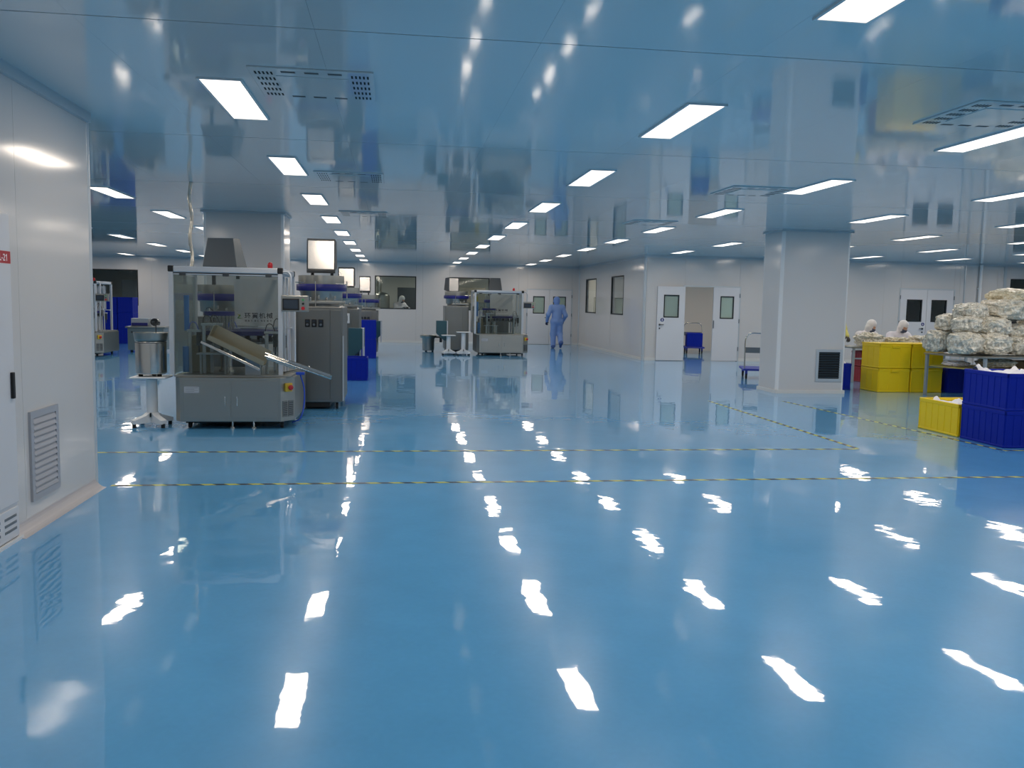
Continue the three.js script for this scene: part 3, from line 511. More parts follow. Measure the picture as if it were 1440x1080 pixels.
  mesh('maker_sign', new THREE.PlaneGeometry(0.48, 0.15).translate(0.7, 1.27, zb + 0.03), S({ map: logo, roughness: 0.5 }), o, true);
  mesh('cross_shelf', [rb(0.78, 0.02, 0.1, 0.78, 1.14, zb + 0.09, 0.004)], M.alu, o);
  // rotary indexing table
  const rx = 0.62, rz = -0.72;
  mesh('column', [cy(0.07, 0.35, rx - 0.16, 0.797, rz + 0.1), cy(0.09, 0.02, rx - 0.16, 0.632, rz + 0.1)], M.polished, o);
  mesh('turntable', [cy(0.48, 0.025, rx, 0.985, rz, 'y', 0.48, 48)], M.steelDark, o);
  mesh('index_ring', [cy(0.475, 0.05, rx, 1.1, rz, 'y', 0.475, 48)], M.navy, o);
  for (let i = 0; i < 16; i++) { const a = i / 16 * 2 * PI, X = rx + Math.cos(a) * 0.41, Z = rz + Math.sin(a) * 0.41; const n = mesh('nest', [rb(0.05, 0.05, 0.06, X, 1.02, Z, 0.006), cy(0.012, 0.1, X, 1.07, Z, 'y', 0.012, 10)], M.charcoal, o); }
  const rods = []; for (let i = 0; i < 22; i++) { const a = i / 22 * 2 * PI; rods.push(cy(0.007, 0.18, 0.365 + Math.cos(a) * 0.165, 1.21, rz + Math.sin(a) * 0.165, 'y', 0.007, 8)); }
  mesh('guide_rods', rods, M.polished, o); mesh('upper_ring', [cy(0.18, 0.05, 0.365, 1.325, rz, 'y', 0.18, 40)], M.bandBlue, o);
  // stations: uprights, cylinders, sensors
  const st = [[0.1, -0.35], [0.27, -0.3], [0.16, -0.95], [0.4, -1.15], [0.98, -0.35], [1.02, -0.75], [1.0, -1.1], [0.33, -0.42]];
  st.forEach(([x, z], i) => { const h = x > 0.9 ? 0.44 + (i % 3) * 0.05 : 0.5 + (i % 3) * 0.08; const u = mesh('station_post', [rb(0.035, h, 0.035, x, 0.622 + h / 2, z, 0.005), rb(0.16, 0.03, 0.05, x + 0.05, 0.622 + h, z, 0.005)], M.alu, o); mesh('actuator', [rb(0.05, 0.16, 0.05, x + 0.1, 0.622 + h - 0.09, z, 0.006), cy(0.009, 0.1, x + 0.1, 0.622 + h - 0.21, z, 'y', 0.009, 10)], i % 2 ? M.steel : M.charcoal, u); mesh('air_line', [tube([[x + 0.1, 0.622 + h, z], [x + 0.05, 0.72 + h, z - 0.04], [x - 0.02, 0.66 + h, z - 0.05], [x - 0.02, 0.64, z - 0.05]], 0.005, 20, 6)], i % 3 ? M.black : M.hose, u); });
  mesh('feeder_block', [rb(0.26, 0.34, 0.2, 0.16, 0.79, -0.62, 0.01), rb(0.2, 0.1, 0.16, 0.17, 1.01, -0.6, 0.01)], S({ color: 0x9a937c, roughness: 0.45, metalness: 0.5 }), o);
  mesh('blue_canister', [cy(0.035, 0.3, 0.06, 0.79, -0.3), cy(0.03, 0.42, 0.03, 1.33, -0.5)], M.lightBlue, o);
  mesh('yellow_lamp', [cy(0.022, 0.05, 0.25, 1.1, -0.55)], M.yellowBox, o);
  mesh('press_plate', [rspan(0.2, 0.56, 0.85, 0.868, -0.42, -0.2, 0.003), cy(0.012, 0.24, 0.24, 0.74, -0.24), cy(0.012, 0.24, 0.52, 0.74, -0.24), cy(0.012, 0.24, 0.52, 0.74, -0.38)], M.alu, o);
  // discharge chute
  if (detailed) {
    const a = Math.atan2(-0.3, 0.62);
    const trough = [bx(0.68, 0.012, 0.2, 0, -0.09, 0), bx(0.68, 0.17, 0.008, 0, -0.005, -0.1), bx(0.68, 0.05, 0.008, 0, -0.065, 0.1), bx(0.008, 0.17, 0.2, -0.34, -0.005, 0)].map((g) => g.rotateZ(a).translate(0.73, 0.98, -0.02));
    mesh('discharge_chute', trough, S({ color: 0x9d9a88, metalness: 0.75, roughness: 0.38 }), o);
    mesh('chute_rail', [rb(0.72, 0.03, 0.03, 0, -0.135, 0.11, 0.004).rotateZ(a).translate(0.7, 0.98, -0.02), rb(0.34, 0.05, 0.05, 0, 0, 0, 0.008).rotateZ(a + 0.1).translate(1.2, 0.79, 0.05)], M.polished, o);
    mesh('outlet_rail', [bar([1.02, 0.89, 0.05], [1.77, 0.625, 0.05], 0.012), bar([1.02, 0.86, 0.09], [1.77, 0.605, 0.09], 0.012), bx(0.5, 0.03, 0.05, 1.52, 0.72, 0.07, 0, 0, -0.335)], M.polished, o);
    mesh('chute_stand', [prism([[0, 0], [0.165, 0], [0.165, 0.14], [0, 0.22]], 0.14, 0.003).translate(0.77, 0.622, -0.25)], M.grey, o);
    mesh('rail_bracket', [bar([1.17, 0.64, -0.3], [1.5, 0.72, -0.02], 0.009), bar([1.17, 0.63, -0.2], [1.45, 0.7, 0.03], 0.009), bar([1.2, 0.622, -0.45], [1.5, 0.73, -0.1], 0.009)], M.polished, o);
    mesh('air_hose', [tube([[1.38, 0.62, -0.25], [1.42, 0.45, -0.28], [1.42, 0.25, -0.25], [1.38, 0.1, -0.22], [1.28, 0.04, -0.3]], 0.009, 30, 8)], M.hose, o); mesh('hose_fitting', [rb(0.1, 0.035, 0.035, 1.38, 0.635, -0.25, 0.006)], M.hose, o);
  }
  // operator panel on a bent arm
  const arm = mesh('panel_arm', [tube([[1.19, 1.83, zf - 0.02], [1.25, 1.83, zf - 0.02], [1.29, 1.78, zf], [1.29, 1.68, zf], [1.29, 1.55, zf]], 0.014, 30, 10)], M.alu, o);
  const hm = mesh('operator_panel', [rb(0.31, 0.19, 0.07, 1.34, 1.465, zf + 0.02, 0.01)], M.steel, o);
  mesh('screen', [rb(0.19, 0.135, 0.006, 1.295, 1.455, zf + 0.058, 0.003)], M.black, hm); mesh('display', [bx(0.155, 0.1, 0.004, 1.295, 1.457, zf + 0.0615)], M.screen, hm);
  mesh('start_button', [cy(0.013, 0.02, 1.435, 1.51, zf + 0.062, 'z')], M.green, hm); mesh('reset_button', [cy(0.013, 0.02, 1.435, 1.465, zf + 0.062, 'z')], M.black, hm); mesh('stop_knob', [cy(0.02, 0.03, 1.435, 1.412, zf + 0.066, 'z')], M.red, hm);
  mesh('beacon', [cy(0.03, 0.03, 0.99, top + 0.015, -0.6), lathe([[0.03, 0], [0.032, 0.02], [0.028, 0.04], [0.015, 0.055], [0, 0.058]], 0.99, top + 0.03, -0.6)], M.red, o);
  mesh('beacon_mount', [rb(0.07, 0.012, 0.3, 0.99, top - 0.004, -0.6, 0.003), bx(0.03, 0.02, zf - zb, 0.99, top - 0.018, (zf + zb) / 2)], M.alu, o);
  return o;
}

// hopper tower: local origin at the floor under the cabinet's front left corner
function hopperTower(label, pos, turn, opt = {}) {
  const { w = 0.64, d = 1.15, h = 1.42, open = true, sockets = true, strip = true, chute = 0, hop = [0.12, 1.92, 0.39, 0.44], tilt = 0.07, yaw = 0, band = true, swap = false, back = false } = opt;
  const o = thing('hopper_tower', label, 'machine', pos, turn);
  mesh('cabinet', [rspan(0, w, 0.1, h, -d, 0, 0.012)], M.steelDark, o);
  mesh('cabinet_door', [rspan(0.03, w * 0.72, 0.14, h - 0.04, 0, 0.008, 0.003)], M.steelDark, o); mesh('side_door', [rspan(w * 0.72 + 0.01, w - 0.02, 0.14, h - 0.04, 0, 0.008, 0.003)], M.steelDark, o);
  mesh('plinth', [span(0.05, w * 0.72, 0.03, 0.1, -d + 0.05, -0.03)], M.black, o);
  for (const x of [0.08, w - 0.08]) for (const z of [-0.08, -d + 0.08]) mesh('caster', casterGeo(x, z, 0.045), M.rubber, o);
  if (strip) mesh('edge_strip', [rspan(w - 0.002, w + 0.014, 0.12, h * 0.72, -0.03, 0.012, 0.004)], M.alu, o);
  if (sockets) for (let i = 0; i < 3; i++) { const s = mesh('control_module', [rb(0.065, 0.105, 0.03, w * 0.25 + i * 0.09, h - 0.225, 0.02, 0.006)], M.black, o); mesh('dial', [cy(0.016, 0.016, w * 0.25 + i * 0.09, h - 0.245, 0.04, 'z', 0.016, 16)], M.midGrey, s); mesh('readout', [bx(0.04, 0.025, 0.004, w * 0.25 + i * 0.09, h - 0.2, 0.037)], M.screen, s); }
  // vibratory bowl
  const cx = w / 2, cz = -0.36, r = w * 0.5;
  mesh('drive_unit', [cy(r * 0.8, 0.06, cx, h + 0.03, cz, 'y', r * 0.8, 40)], M.steelDark, o);
  mesh('bowl', [lathe([[r * 0.86, 0.06], [r * 0.9, 0.07], [r * 0.92, 0.2], [r, 0.22], [r, 0.43], [r - 0.012, 0.43], [r - 0.012, 0.24], [r * 0.6, 0.2], [0, 0.26]], cx, h, cz, 48)], M.steel, o);
  if (band) mesh('bowl_band', [lathe([[r + 0.002, 0.215], [r + 0.03, 0.22], [r + 0.03, 0.305], [r + 0.002, 0.31]], cx, h, cz, 48)], M.bandBlue, o);
  mesh('bowl_rail', [bar([cx - r - 0.02, h + 0.33, cz + r * 0.7], [cx + r + 0.06, h + 0.315, cz + r * 0.7], 0.008), bar([cx + r + 0.05, h + 0.12, cz + r * 0.7], [cx + r + 0.05, h + 0.36, cz + r * 0.7], 0.008), bar([cx - 0.05, h, cz + r + 0.04], [cx - 0.05, h + 0.34, cz + r + 0.04], 0.007)], M.polished, o);
  for (let i = 0; i < 4; i++) mesh('bowl_clip', [rb(0.024, 0.05, 0.02, cx - 0.12 + i * 0.11, h + 0.1 + (i % 2) * 0.03, cz + r * 0.92 + 0.008, 0.005)], M.polished, o);
  mesh('linear_track', [rb(0.5, 0.04, 0.08, cx + 0.1, h + 0.06, cz + r * 0.9, 0.006)], M.steel, o);
  // hopper: tapered dark body with a bright steel face
  const [hx, hy, hw, hh] = hop; const ho = new THREE.Group();
  const front = yaw;
  const place = (g) => g.rotateY(front).translate(hx + hw / 2, hy, cz + (swap ? -0.15 : 0.05));
  const side = prism([[0, 0], [0.46, 0.06], [0.34, hh - 0.01], [tiltBack(hh, tilt), hh], [0, 0.02]].map(([a, b]) => [-a, b]), hw - 0.02, 0.006);
  function tiltBack(q, t) { return q * Math.tan(t); }
  const tz = 0.36, frustum = back ? prism([[-hw / 2, 0], [hw / 2, 0], [hw / 2 - 0.065, hh], [-hw / 2 + 0.05, hh]], tz, 0.008).translate(0, 0, -tz) : null;
  if (back) { const p = frustum.attributes.position; for (let i = 0; i < p.count; i++) { const y = p.getY(i) / hh; p.setZ(i, p.getZ(i) > -tz / 2 ? p.getZ(i) - 0.05 * y : p.getZ(i) + 0.1 * y); } frustum.computeVertexNormals(); }
  const hb = mesh('hopper_body', [back ? place(frustum) : place(side.rotateY(-PI / 2).translate(hw / 2 - 0.01, 0, 0).applyMatrix4(new THREE.Matrix4().makeRotationY(0)))], back ? M.hopperGrey : M.charcoal, o);
  if (open) {
    mesh('hopper_face', [place(bx(hw - 0.035, hh - 0.05, 0.006, 0, hh / 2, 0).rotateX(-tilt).translate(0, 0, 0.013))], M.mirrorSteel, hb);
    mesh('face_edge', [place(bx(0.016, hh - 0.02, 0.02, -hw / 2 + 0.008, hh / 2, 0).rotateX(-tilt).translate(0, 0, 0.016)), place(bx(0.016, hh - 0.02, 0.02, hw / 2 - 0.008, hh / 2, 0).rotateX(-tilt).translate(0, 0, 0.016))], M.charcoal, hb);
    mesh('hopper_lip', [place(rb(hw, 0.045, 0.05, 0, -0.01, 0.015, 0.006))], M.charcoal, hb);
  } 
  mesh('hopper_support', [place(bx(0.04, hy - h - 0.24, 0.04, -hw / 2 + 0.06, -(hy - h - 0.24) / 2, -0.2)), place(bx(0.04, hy - h - 0.24, 0.04, hw / 2 - 0.06, -(hy - h - 0.24) / 2, -0.2))], M.charcoal, o);
  if (chute) { // discharge chute box on one side of the front
    const s = chute; const x0 = s > 0 ? w - 0.16 : -0.24;
    mesh('chute_box', [prism([[0, 0.98], [0, 0.62], [0.22, 0.42], [0.3, 0.42], [0.3, 0.98]].map(([a, b]) => [s > 0 ? 0.3 - a : a, b]), 0.4, 0.004).translate(x0 - 0.03, -0.02, 0.02)], M.teal, o);
    mesh('chute_edge', [prism([[0.3, 0.98], [0.3, 0.42], [0.325, 0.42], [0.325, 0.98]].map(([a, b]) => [s > 0 ? 0.3 - a + 0.3 : a, b]), 0.42, 0.002).translate(x0 - 0.03, -0.02, 0.01)], M.alu, o);
  }
  return o;
}
function pedestal(name, label, pos, turn, bowl, h = 0.58) {
  const o = thing(name, label, bowl ? 'bowl feeder' : 'stand', pos, turn, undefined);
  const star = []; for (let i = 0; i < 4; i++) star.push(prism([[0, 0.05], [0.24, 0.05], [0.24, 0.085], [0.1, 0.13], [0, 0.2]], 0.07, 0.005).translate(0, 0, -0.035).rotateY(PI / 4 + i * PI / 2));
  mesh('star_base', star, M.white, o);
  mesh('column', [cy(0.062, h - 0.1, 0, (h - 0.1) / 2 + 0.07, 0)], M.white, o);
  mesh('top_plate', [rb(0.4, 0.022, 0.36, 0, h, 0, 0.01)], M.white, o);
  mesh('lever', [rb(0.014, 0.05, 0.02, 0.0, 0.14, 0.075, 0.004)], M.black, o);
  for (let i = 0; i < 4; i++) { const a = PI / 4 + i * PI / 2; mesh('foot', [cy(0.022, 0.05, Math.cos(a) * 0.225, 0.026, Math.sin(a) * 0.225)], M.rubber, o); }
  if (bowl) {
    for (let i = 0; i < 3; i++) { const a = i * 2.09 + 0.5; mesh('isolator', [cy(0.025, 0.03, Math.cos(a) * 0.12, h + 0.026, Math.sin(a) * 0.12)], M.rubber, o); }
    mesh('drive_drum', [lathe([[0, 0], [0.16, 0], [0.172, 0.01], [0.172, 0.37], [0.16, 0.38], [0, 0.38]], 0, h + 0.041, 0, 48)], M.polished, o);
    mesh('drum_seam', [cy(0.1745, 0.006, 0, h + 0.405, 0, 'y', 0.1745, 48)], M.black, o);
    mesh('bowl', [lathe([[0.05, 0.0], [0.17, 0.0], [0.178, 0.02], [0.19, 0.1], [0.183, 0.1], [0.17, 0.03], [0, 0.05]], 0, h + 0.42, 0, 48)], M.steel, o);
    mesh('sensor_stalk', [cy(0.006, 0.18, 0.06, h + 0.54, 0), rb(0.09, 0.012, 0.02, 0.06, h + 0.61, 0, 0.003), rb(0.03, 0.03, 0.03, 0.03, h + 0.635, 0, 0.006), rb(0.03, 0.03, 0.03, 0.09, h + 0.635, 0, 0.006)], M.charcoal, o);
  }
  return o;
}
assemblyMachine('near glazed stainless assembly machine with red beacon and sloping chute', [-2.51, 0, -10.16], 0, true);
pedestal('bowl_feeder', 'stainless bowl feeder on a white pedestal beside the near assembly machine', [-2.83, 0, -10.42], 0, true);
hopperTower('hopper tower with dark back-turned hopper behind the near assembly machine', [-2.72, 0, -12.0], 0, { open: false, w: 0.68, h: 1.26, strip: false, sockets: false, hop: [0.07, 1.95, 0.47, 0.38], back: true, yaw: -0.22 });
hopperTower('nearest stainless hopper tower with blazing bright steel hopper face', [-1.36, 0, -12.0], 0, { w: 0.63, tilt: 0.072 });
hopperTower('middle stainless hopper tower with teal side chute over a blue crate', [-1.32, 0, -17.6], 0, { w: 0.58, h: 1.34, hop: [0.14, 1.78, 0.33, 0.4], chute: 1, sockets: false, tilt: 0.065 });
hopperTower('farthest stainless hopper tower in the row by the far wall window', [-1.08, 0, -23.9], 0, { w: 0.58, h: 1.24, hop: [0.06, 1.76, 0.31, 0.42], chute: 1, tilt: 0.05 });
{ const o = thing('switch_box', 'small white switch box on the middle hopper tower', 'switch', [-1.0, 1.15, -17.573]); mesh('housing', [rb(0.14, 0.2, 0.03, 0, 0, 0.003, 0.008)], M.white, o); mesh('rocker', [rb(0.06, 0.11, 0.012, 0, 0, 0.023, 0.004)], M.black, o); }
crate('blue_crate', M.binBlue, 0.42, 0.5, 0.44, 'open blue crate on the floor below the middle tower chute', 'crate', [-0.74, 0, -16.6], 0, undefined, 4);
crate('blue_crate', M.binBlue, 0.4, 0.5, 0.5, 'lower blue crate by the farthest hopper tower', 'crate', [-0.72, 0, -22.95], 0, 'crates at the farthest tower', 4);
crate('blue_crate', M.binBlue, 0.4, 0.5, 0.5, 'upper blue crate by the farthest hopper tower', 'crate', [-0.72, 0.501, -22.95], 0, 'crates at the farthest tower', 4);
// middle group
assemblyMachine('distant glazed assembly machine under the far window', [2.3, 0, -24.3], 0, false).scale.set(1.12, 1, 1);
hopperTower('hopper tower with dark back-turned hopper behind the distant assembly machine', [2.75, 0, -26.3], 0, { open: false, w: 0.72, h: 1.3, strip: false, sockets: false, hop: [0.1, 1.86, 0.42, 0.42], back: true, yaw: -0.15 });
hopperTower('hopper tower with teal chute beside the distant assembly machine', [1.44, 0, -25.35], 0, { w: 0.7, h: 1.4, hop: [0.1, 1.82, 0.32, 0.42], chute: -1, sockets: false, strip: false, tilt: 0.03, yaw: 0.25 });
pedestal('pedestal_stand', 'shorter bare white pedestal stand at the distant hopper tower', [1.5, 0, -24.6], 0, false, 0.56);
pedestal('pedestal_stand', 'taller bare white pedestal stand next to the distant assembly machine', [1.92, 0, -24.5], 0, false, 0.66);
{ const o = thing('feeder_drum', 'low stainless feeder drum on the floor near the distant stands', 'drum', [0.98, 0, -26.2]);
  mesh('drum', [lathe([[0, 0.03], [0.17, 0.03], [0.18, 0.05], [0.19, 0.4], [0.25, 0.42], [0.25, 0.5], [0.235, 0.5], [0.2, 0.43], [0, 0.42]], 0, 0, 0, 40)], M.steel, o); mesh('outlet_arm', [rb(0.16, 0.05, 0.08, 0.29, 0.44, 0, 0.01), rb(0.08, 0.16, 0.08, 0.38, 0.36, 0, 0.01)], M.charcoal, o); for (let i = 0; i < 3; i++) mesh('foot', [cy(0.03, 0.03, Math.cos(i * 2.1) * 0.13, 0.015, Math.sin(i * 2.1) * 0.13)], M.rubber, o); }
// left background group
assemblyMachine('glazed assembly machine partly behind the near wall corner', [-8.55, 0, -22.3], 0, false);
for (let j = 0; j < 3; j++) for (let i = 0; i < 2; i++) crate('blue_crate', M.binBlue, 0.46, 0.6, 0.49, ['bottom', 'middle', 'top'][j] + ' blue crate of the stack ' + ['behind the corner machine', 'next to the small bench feeder'][i] + ' under the dark window', 'crate', [-9.0 + i * 0.47, j * 0.491, -28.9], 0, 'blue crates under the dark window', 4);
{ const o = thing('bench_feeder', 'small grey-green bench machine with shiny motor before the blue crates', 'machine', [-6.75, 0, -24.2]);
  mesh('bench_cabinet', [rspan(-0.42, 0.5, 0.06, 0.66, -0.6, 0, 0.01)], S({ color: 0x76858a, roughness: 0.4, metalness: 0.4 }), o); mesh('bench_top', [rspan(-0.47, 0.55, 0.66, 0.7, -0.64, 0.03, 0.008)], M.steel, o);
  mesh('guide_block', [rspan(-0.35, 0.1, 0.7, 0.92, -0.4, -0.1, 0.01)], M.grey, o); mesh('blue_slide', [rspan(-0.33, 0.08, 0.72, 0.8, -0.1, -0.06, 0.01)], M.navy, o); mesh('motor', [cy(0.1, 0.22, 0.26, 0.82, -0.2, 'z')], M.polished, o); mesh('motor_cap', [cy(0.102, 0.03, 0.26, 0.82, -0.075, 'z')], M.black, o);
  mesh('knob', [cy(0.025, 0.02, -0.3, 0.55, 0.01, 'z'), cy(0.025, 0.02, -0.1, 0.52, 0.01, 'z')], M.charcoal, o); for (const x of [-0.34, 0.42]) for (const z of [-0.08, -0.52]) mesh('foot', [cy(0.035, 0.06, x, 0.03, z)], M.rubber, o); }
// flexible supply duct from ceiling to the near machine
{ const pts = []; for (let i = 0; i <= 12; i++) pts.push([-2.47 + 0.012 * Math.sin(i * 1.1), 1.86 + (H - 1.86) * i / 12, -10.9 + 0.01 * Math.cos(i * 1.4)]);
  const o = thing('supply_hose', 'thin silvery wrapped supply hose hanging from the ceiling to the near machine', 'hose'); mesh('hose', [tube(pts, 0.02, 60, 10)], M.duct, o); for (let i = 0; i < 9; i++) mesh('wrap_ring', [new THREE.TorusGeometry(0.021, 0.004, 6, 16).rotateX(PI / 2 + 0.3).translate(-2.47 + 0.012 * Math.sin((i + 1.5) * 1.21), 1.95 + i * 0.1, -10.9)], M.duct, o); }
// ------------------------------------------------------------------ behind the far windows
{ const o = thing('server_cabinet', 'dark grey cabinet seen through the far window', 'cabinet', [0.55, 0, -34.2]); mesh('body', [rspan(-0.5, 0.45, 0.06, 2.05, -0.5, 0, 0.01)], M.charcoal, o); mesh('plinth', [span(-0.46, 0.41, 0, 0.06, -0.46, -0.04)], M.black, o); mesh('door', [rspan(-0.48, 0.43, 0.1, 2.02, 0, 0.012, 0.004)], M.charcoal, o); }
{ const o = thing('steel_tank', 'steel tank seen through the far window behind the tower', 'tank', [-0.55, 0, -33.4]); mesh('tank', [lathe([[0, 0.3], [0.25, 0.34], [0.3, 0.4], [0.3, 1.7], [0.22, 1.8], [0, 1.85]])], M.steel, o); mesh('riser', [cy(0.08, 0.8, -0.1, 2.2, 0), cy(0.11, 0.04, -0.1, 2.1, 0)], M.polished, o); for (let i = 0; i < 3; i++) mesh('leg', [cy(0.025, 0.36, Math.cos(i * 2.1) * 0.22, 0.18, Math.sin(i * 2.1) * 0.22)], M.steel, o); }
{ const o = thing('floor_sign', 'yellow upright sign seen through the far window behind the assembly machine', 'sign', [3.0, 0, -32.4]); mesh('panel', [prism([[-0.13, 0], [0.13, 0], [0.07, 1.75], [-0.07, 1.75]], 0.02, 0.003)], M.yellowBox, o); mesh('strut', [bar([0, 0.01, -0.4], [0, 1.6, -0.01], 0.015)], M.yellowBox, o); }
{ const o = thing('work_bench', 'pale bench seen through the far window behind the assembly machine', 'bench', [2.7, 0, -34.8]); mesh('top', [rspan(-1, 1, 0.95, 1.0, -0.4, 0.4, 0.006)], M.white, o); mesh('hood', [rspan(-0.9, 0.9, 1.5, 2.1, -0.4, 0.1, 0.02)], S({ color: 0xb5aa9a, roughness: 0.6 }), o); for (const x of [-0.9, 0.9]) mesh('leg', [bx(0.05, 0.95, 0.6, x, 0.475, 0), bx(0.05, 0.5, 0.05, x, 1.25, -0.35)], M.grey, o); }

{ const o = thing('steel_locker', 'steel locker in the dim storeroom behind the dark window', 'locker', [-9.6, 0, -33.2]); mesh('body', [rspan(-0.4, 0.4, 0.08, 2.1, -0.45, 0, 0.01)], M.grey, o); mesh('plinth', [span(-0.38, 0.38, 0, 0.08, -0.43, -0.02)], M.black, o); for (const s of [-1, 1]) mesh('door', [rspan(s > 0 ? 0.005 : -0.39, s > 0 ? 0.39 : -0.005, 0.11, 2.07, 0, 0.012, 0.004)], M.grey, o); }
// ------------------------------------------------------------------ people
const vec = (p) => new THREE.Vector3(...p);
function field(caps, k, cells, colorOf) {   // caps: [a, b, ra, rb, sx?]; a smooth union of tapered capsules, meshed
  const lo = new THREE.Vector3(1e9, 1e9, 1e9), hi = lo.clone().negate();
  for (const [a, b, ra, rb2] of caps) { const r = Math.max(ra, rb2) + 0.03; for (const p of [a, b]) { lo.min(vec(p).subScalar(r)); hi.max(vec(p).addScalar(r)); } }
  const c = lo.clone().add(hi).multiplyScalar(0.5), size = Math.max(hi.x - lo.x, hi.y - lo.y, hi.z - lo.z), n = Math.max(24, Math.min(150, Math.ceil(size / cells)));
  const mc = new MarchingCubes(n, new THREE.MeshBasicMaterial(), false, false, 160000); mc.isolation = 0; mc.field.fill(-1);
  const half = n / 2, s = size / 2 * 1.04, P = [0, 0, 0];
  const pre = caps.map(([a, b, ra, rb2]) => { const d = [b[0] - a[0], b[1] - a[1], b[2] - a[2]]; return { a, d, l: d[0] * d[0] + d[1] * d[1] + d[2] * d[2] || 1e-9, ra, rb: rb2 }; });
  for (let z = 0; z < n; z++) for (let y = 0; y < n; y++) for (let x = 0; x < n; x++) {
    P[0] = c.x + (x - half) / half * s; P[1] = c.y + (y - half) / half * s; P[2] = c.z + (z - half) / half * s;
    let m = 1e3;
    for (const q of pre) {
      const px = P[0] - q.a[0], py = P[1] - q.a[1], pz = P[2] - q.a[2]; let t = (px * q.d[0] + py * q.d[1] + pz * q.d[2]) / q.l; t = t < 0 ? 0 : t > 1 ? 1 : t;
      const ex = px - t * q.d[0], ey = py - t * q.d[1], ez = pz - t * q.d[2]; const dist = Math.sqrt(ex * ex + ey * ey + ez * ez) - (q.ra + (q.rb - q.ra) * t);
      const h = Math.max(k - Math.abs(m - dist), 0) / k; m = Math.min(m, dist) - h * h * k * 0.25;
    }
    mc.field[x + y * n + z * n * n] = -m;
  }
  mc.update();
  const cnt = mc.count; const pos = new Float32Array(cnt * 3), nor = new Float32Array(cnt * 3), col = new Float32Array(cnt * 3), C = new THREE.Color();
  for (let i = 0; i < cnt; i++) {
    pos[i * 3] = c.x + mc.positionArray[i * 3] * s; pos[i * 3 + 1] = c.y + mc.positionArray[i * 3 + 1] * s; pos[i * 3 + 2] = c.z + mc.positionArray[i * 3 + 2] * s;
    for (let j = 0; j < 3; j++) nor[i * 3 + j] = mc.normalArray[i * 3 + j];
    C.set(colorOf(pos[i * 3], pos[i * 3 + 1], pos[i * 3 + 2])); col[i * 3] = C.r; col[i * 3 + 1] = C.g; col[i * 3 + 2] = C.b;
  }
  const g = new THREE.BufferGeometry(); g.setAttribute('position', new THREE.BufferAttribute(pos, 3)); g.setAttribute('normal', new THREE.BufferAttribute(nor, 3)); g.setAttribute('uv', new THREE.BufferAttribute(new Float32Array(cnt * 2), 2)); g.setAttribute('color', new THREE.BufferAttribute(col, 3));
  return g;
}
function handCaps(w, dir, thumb, palm, curl) {
  const W = vec(w), D = vec(dir).normalize(), T = vec(thumb).normalize(), N = vec(palm).normalize(); const out = [];
  const at = (a, b, c) => W.clone().addScaledVector(D, a).addScaledVector(T, b).addScaledVector(N, c).toArray();
  const len = [0.072, 0.08, 0.074, 0.058];
  for (let i = 0; i < 4; i++) { const s = 0.033 - i * 0.022, b = [at(0.01, s * 0.5, 0), at(0.09, s, 0)]; out.push([...b, 0.016, 0.0115]); const c = curl, l = len[i]; const k = at(0.09 + l * 0.5 * Math.cos(c), s * 1.1, l * 0.5 * Math.sin(c)), e = at(0.09 + l * (0.5 * Math.cos(c) + 0.5 * Math.cos(2.1 * c)), s * 1.1, l * (0.5 * Math.sin(c) + 0.5 * Math.sin(2.1 * c))); out.push([b[1], k, 0.0105, 0.0095], [k, e, 0.0095, 0.008]); }
  out.push([at(0.02, 0.02, 0.004), at(0.055, 0.052, 0.014), 0.015, 0.012], [at(0.055, 0.052, 0.014), at(0.09, 0.062, 0.026), 0.011, 0.009]);
  return out;
}
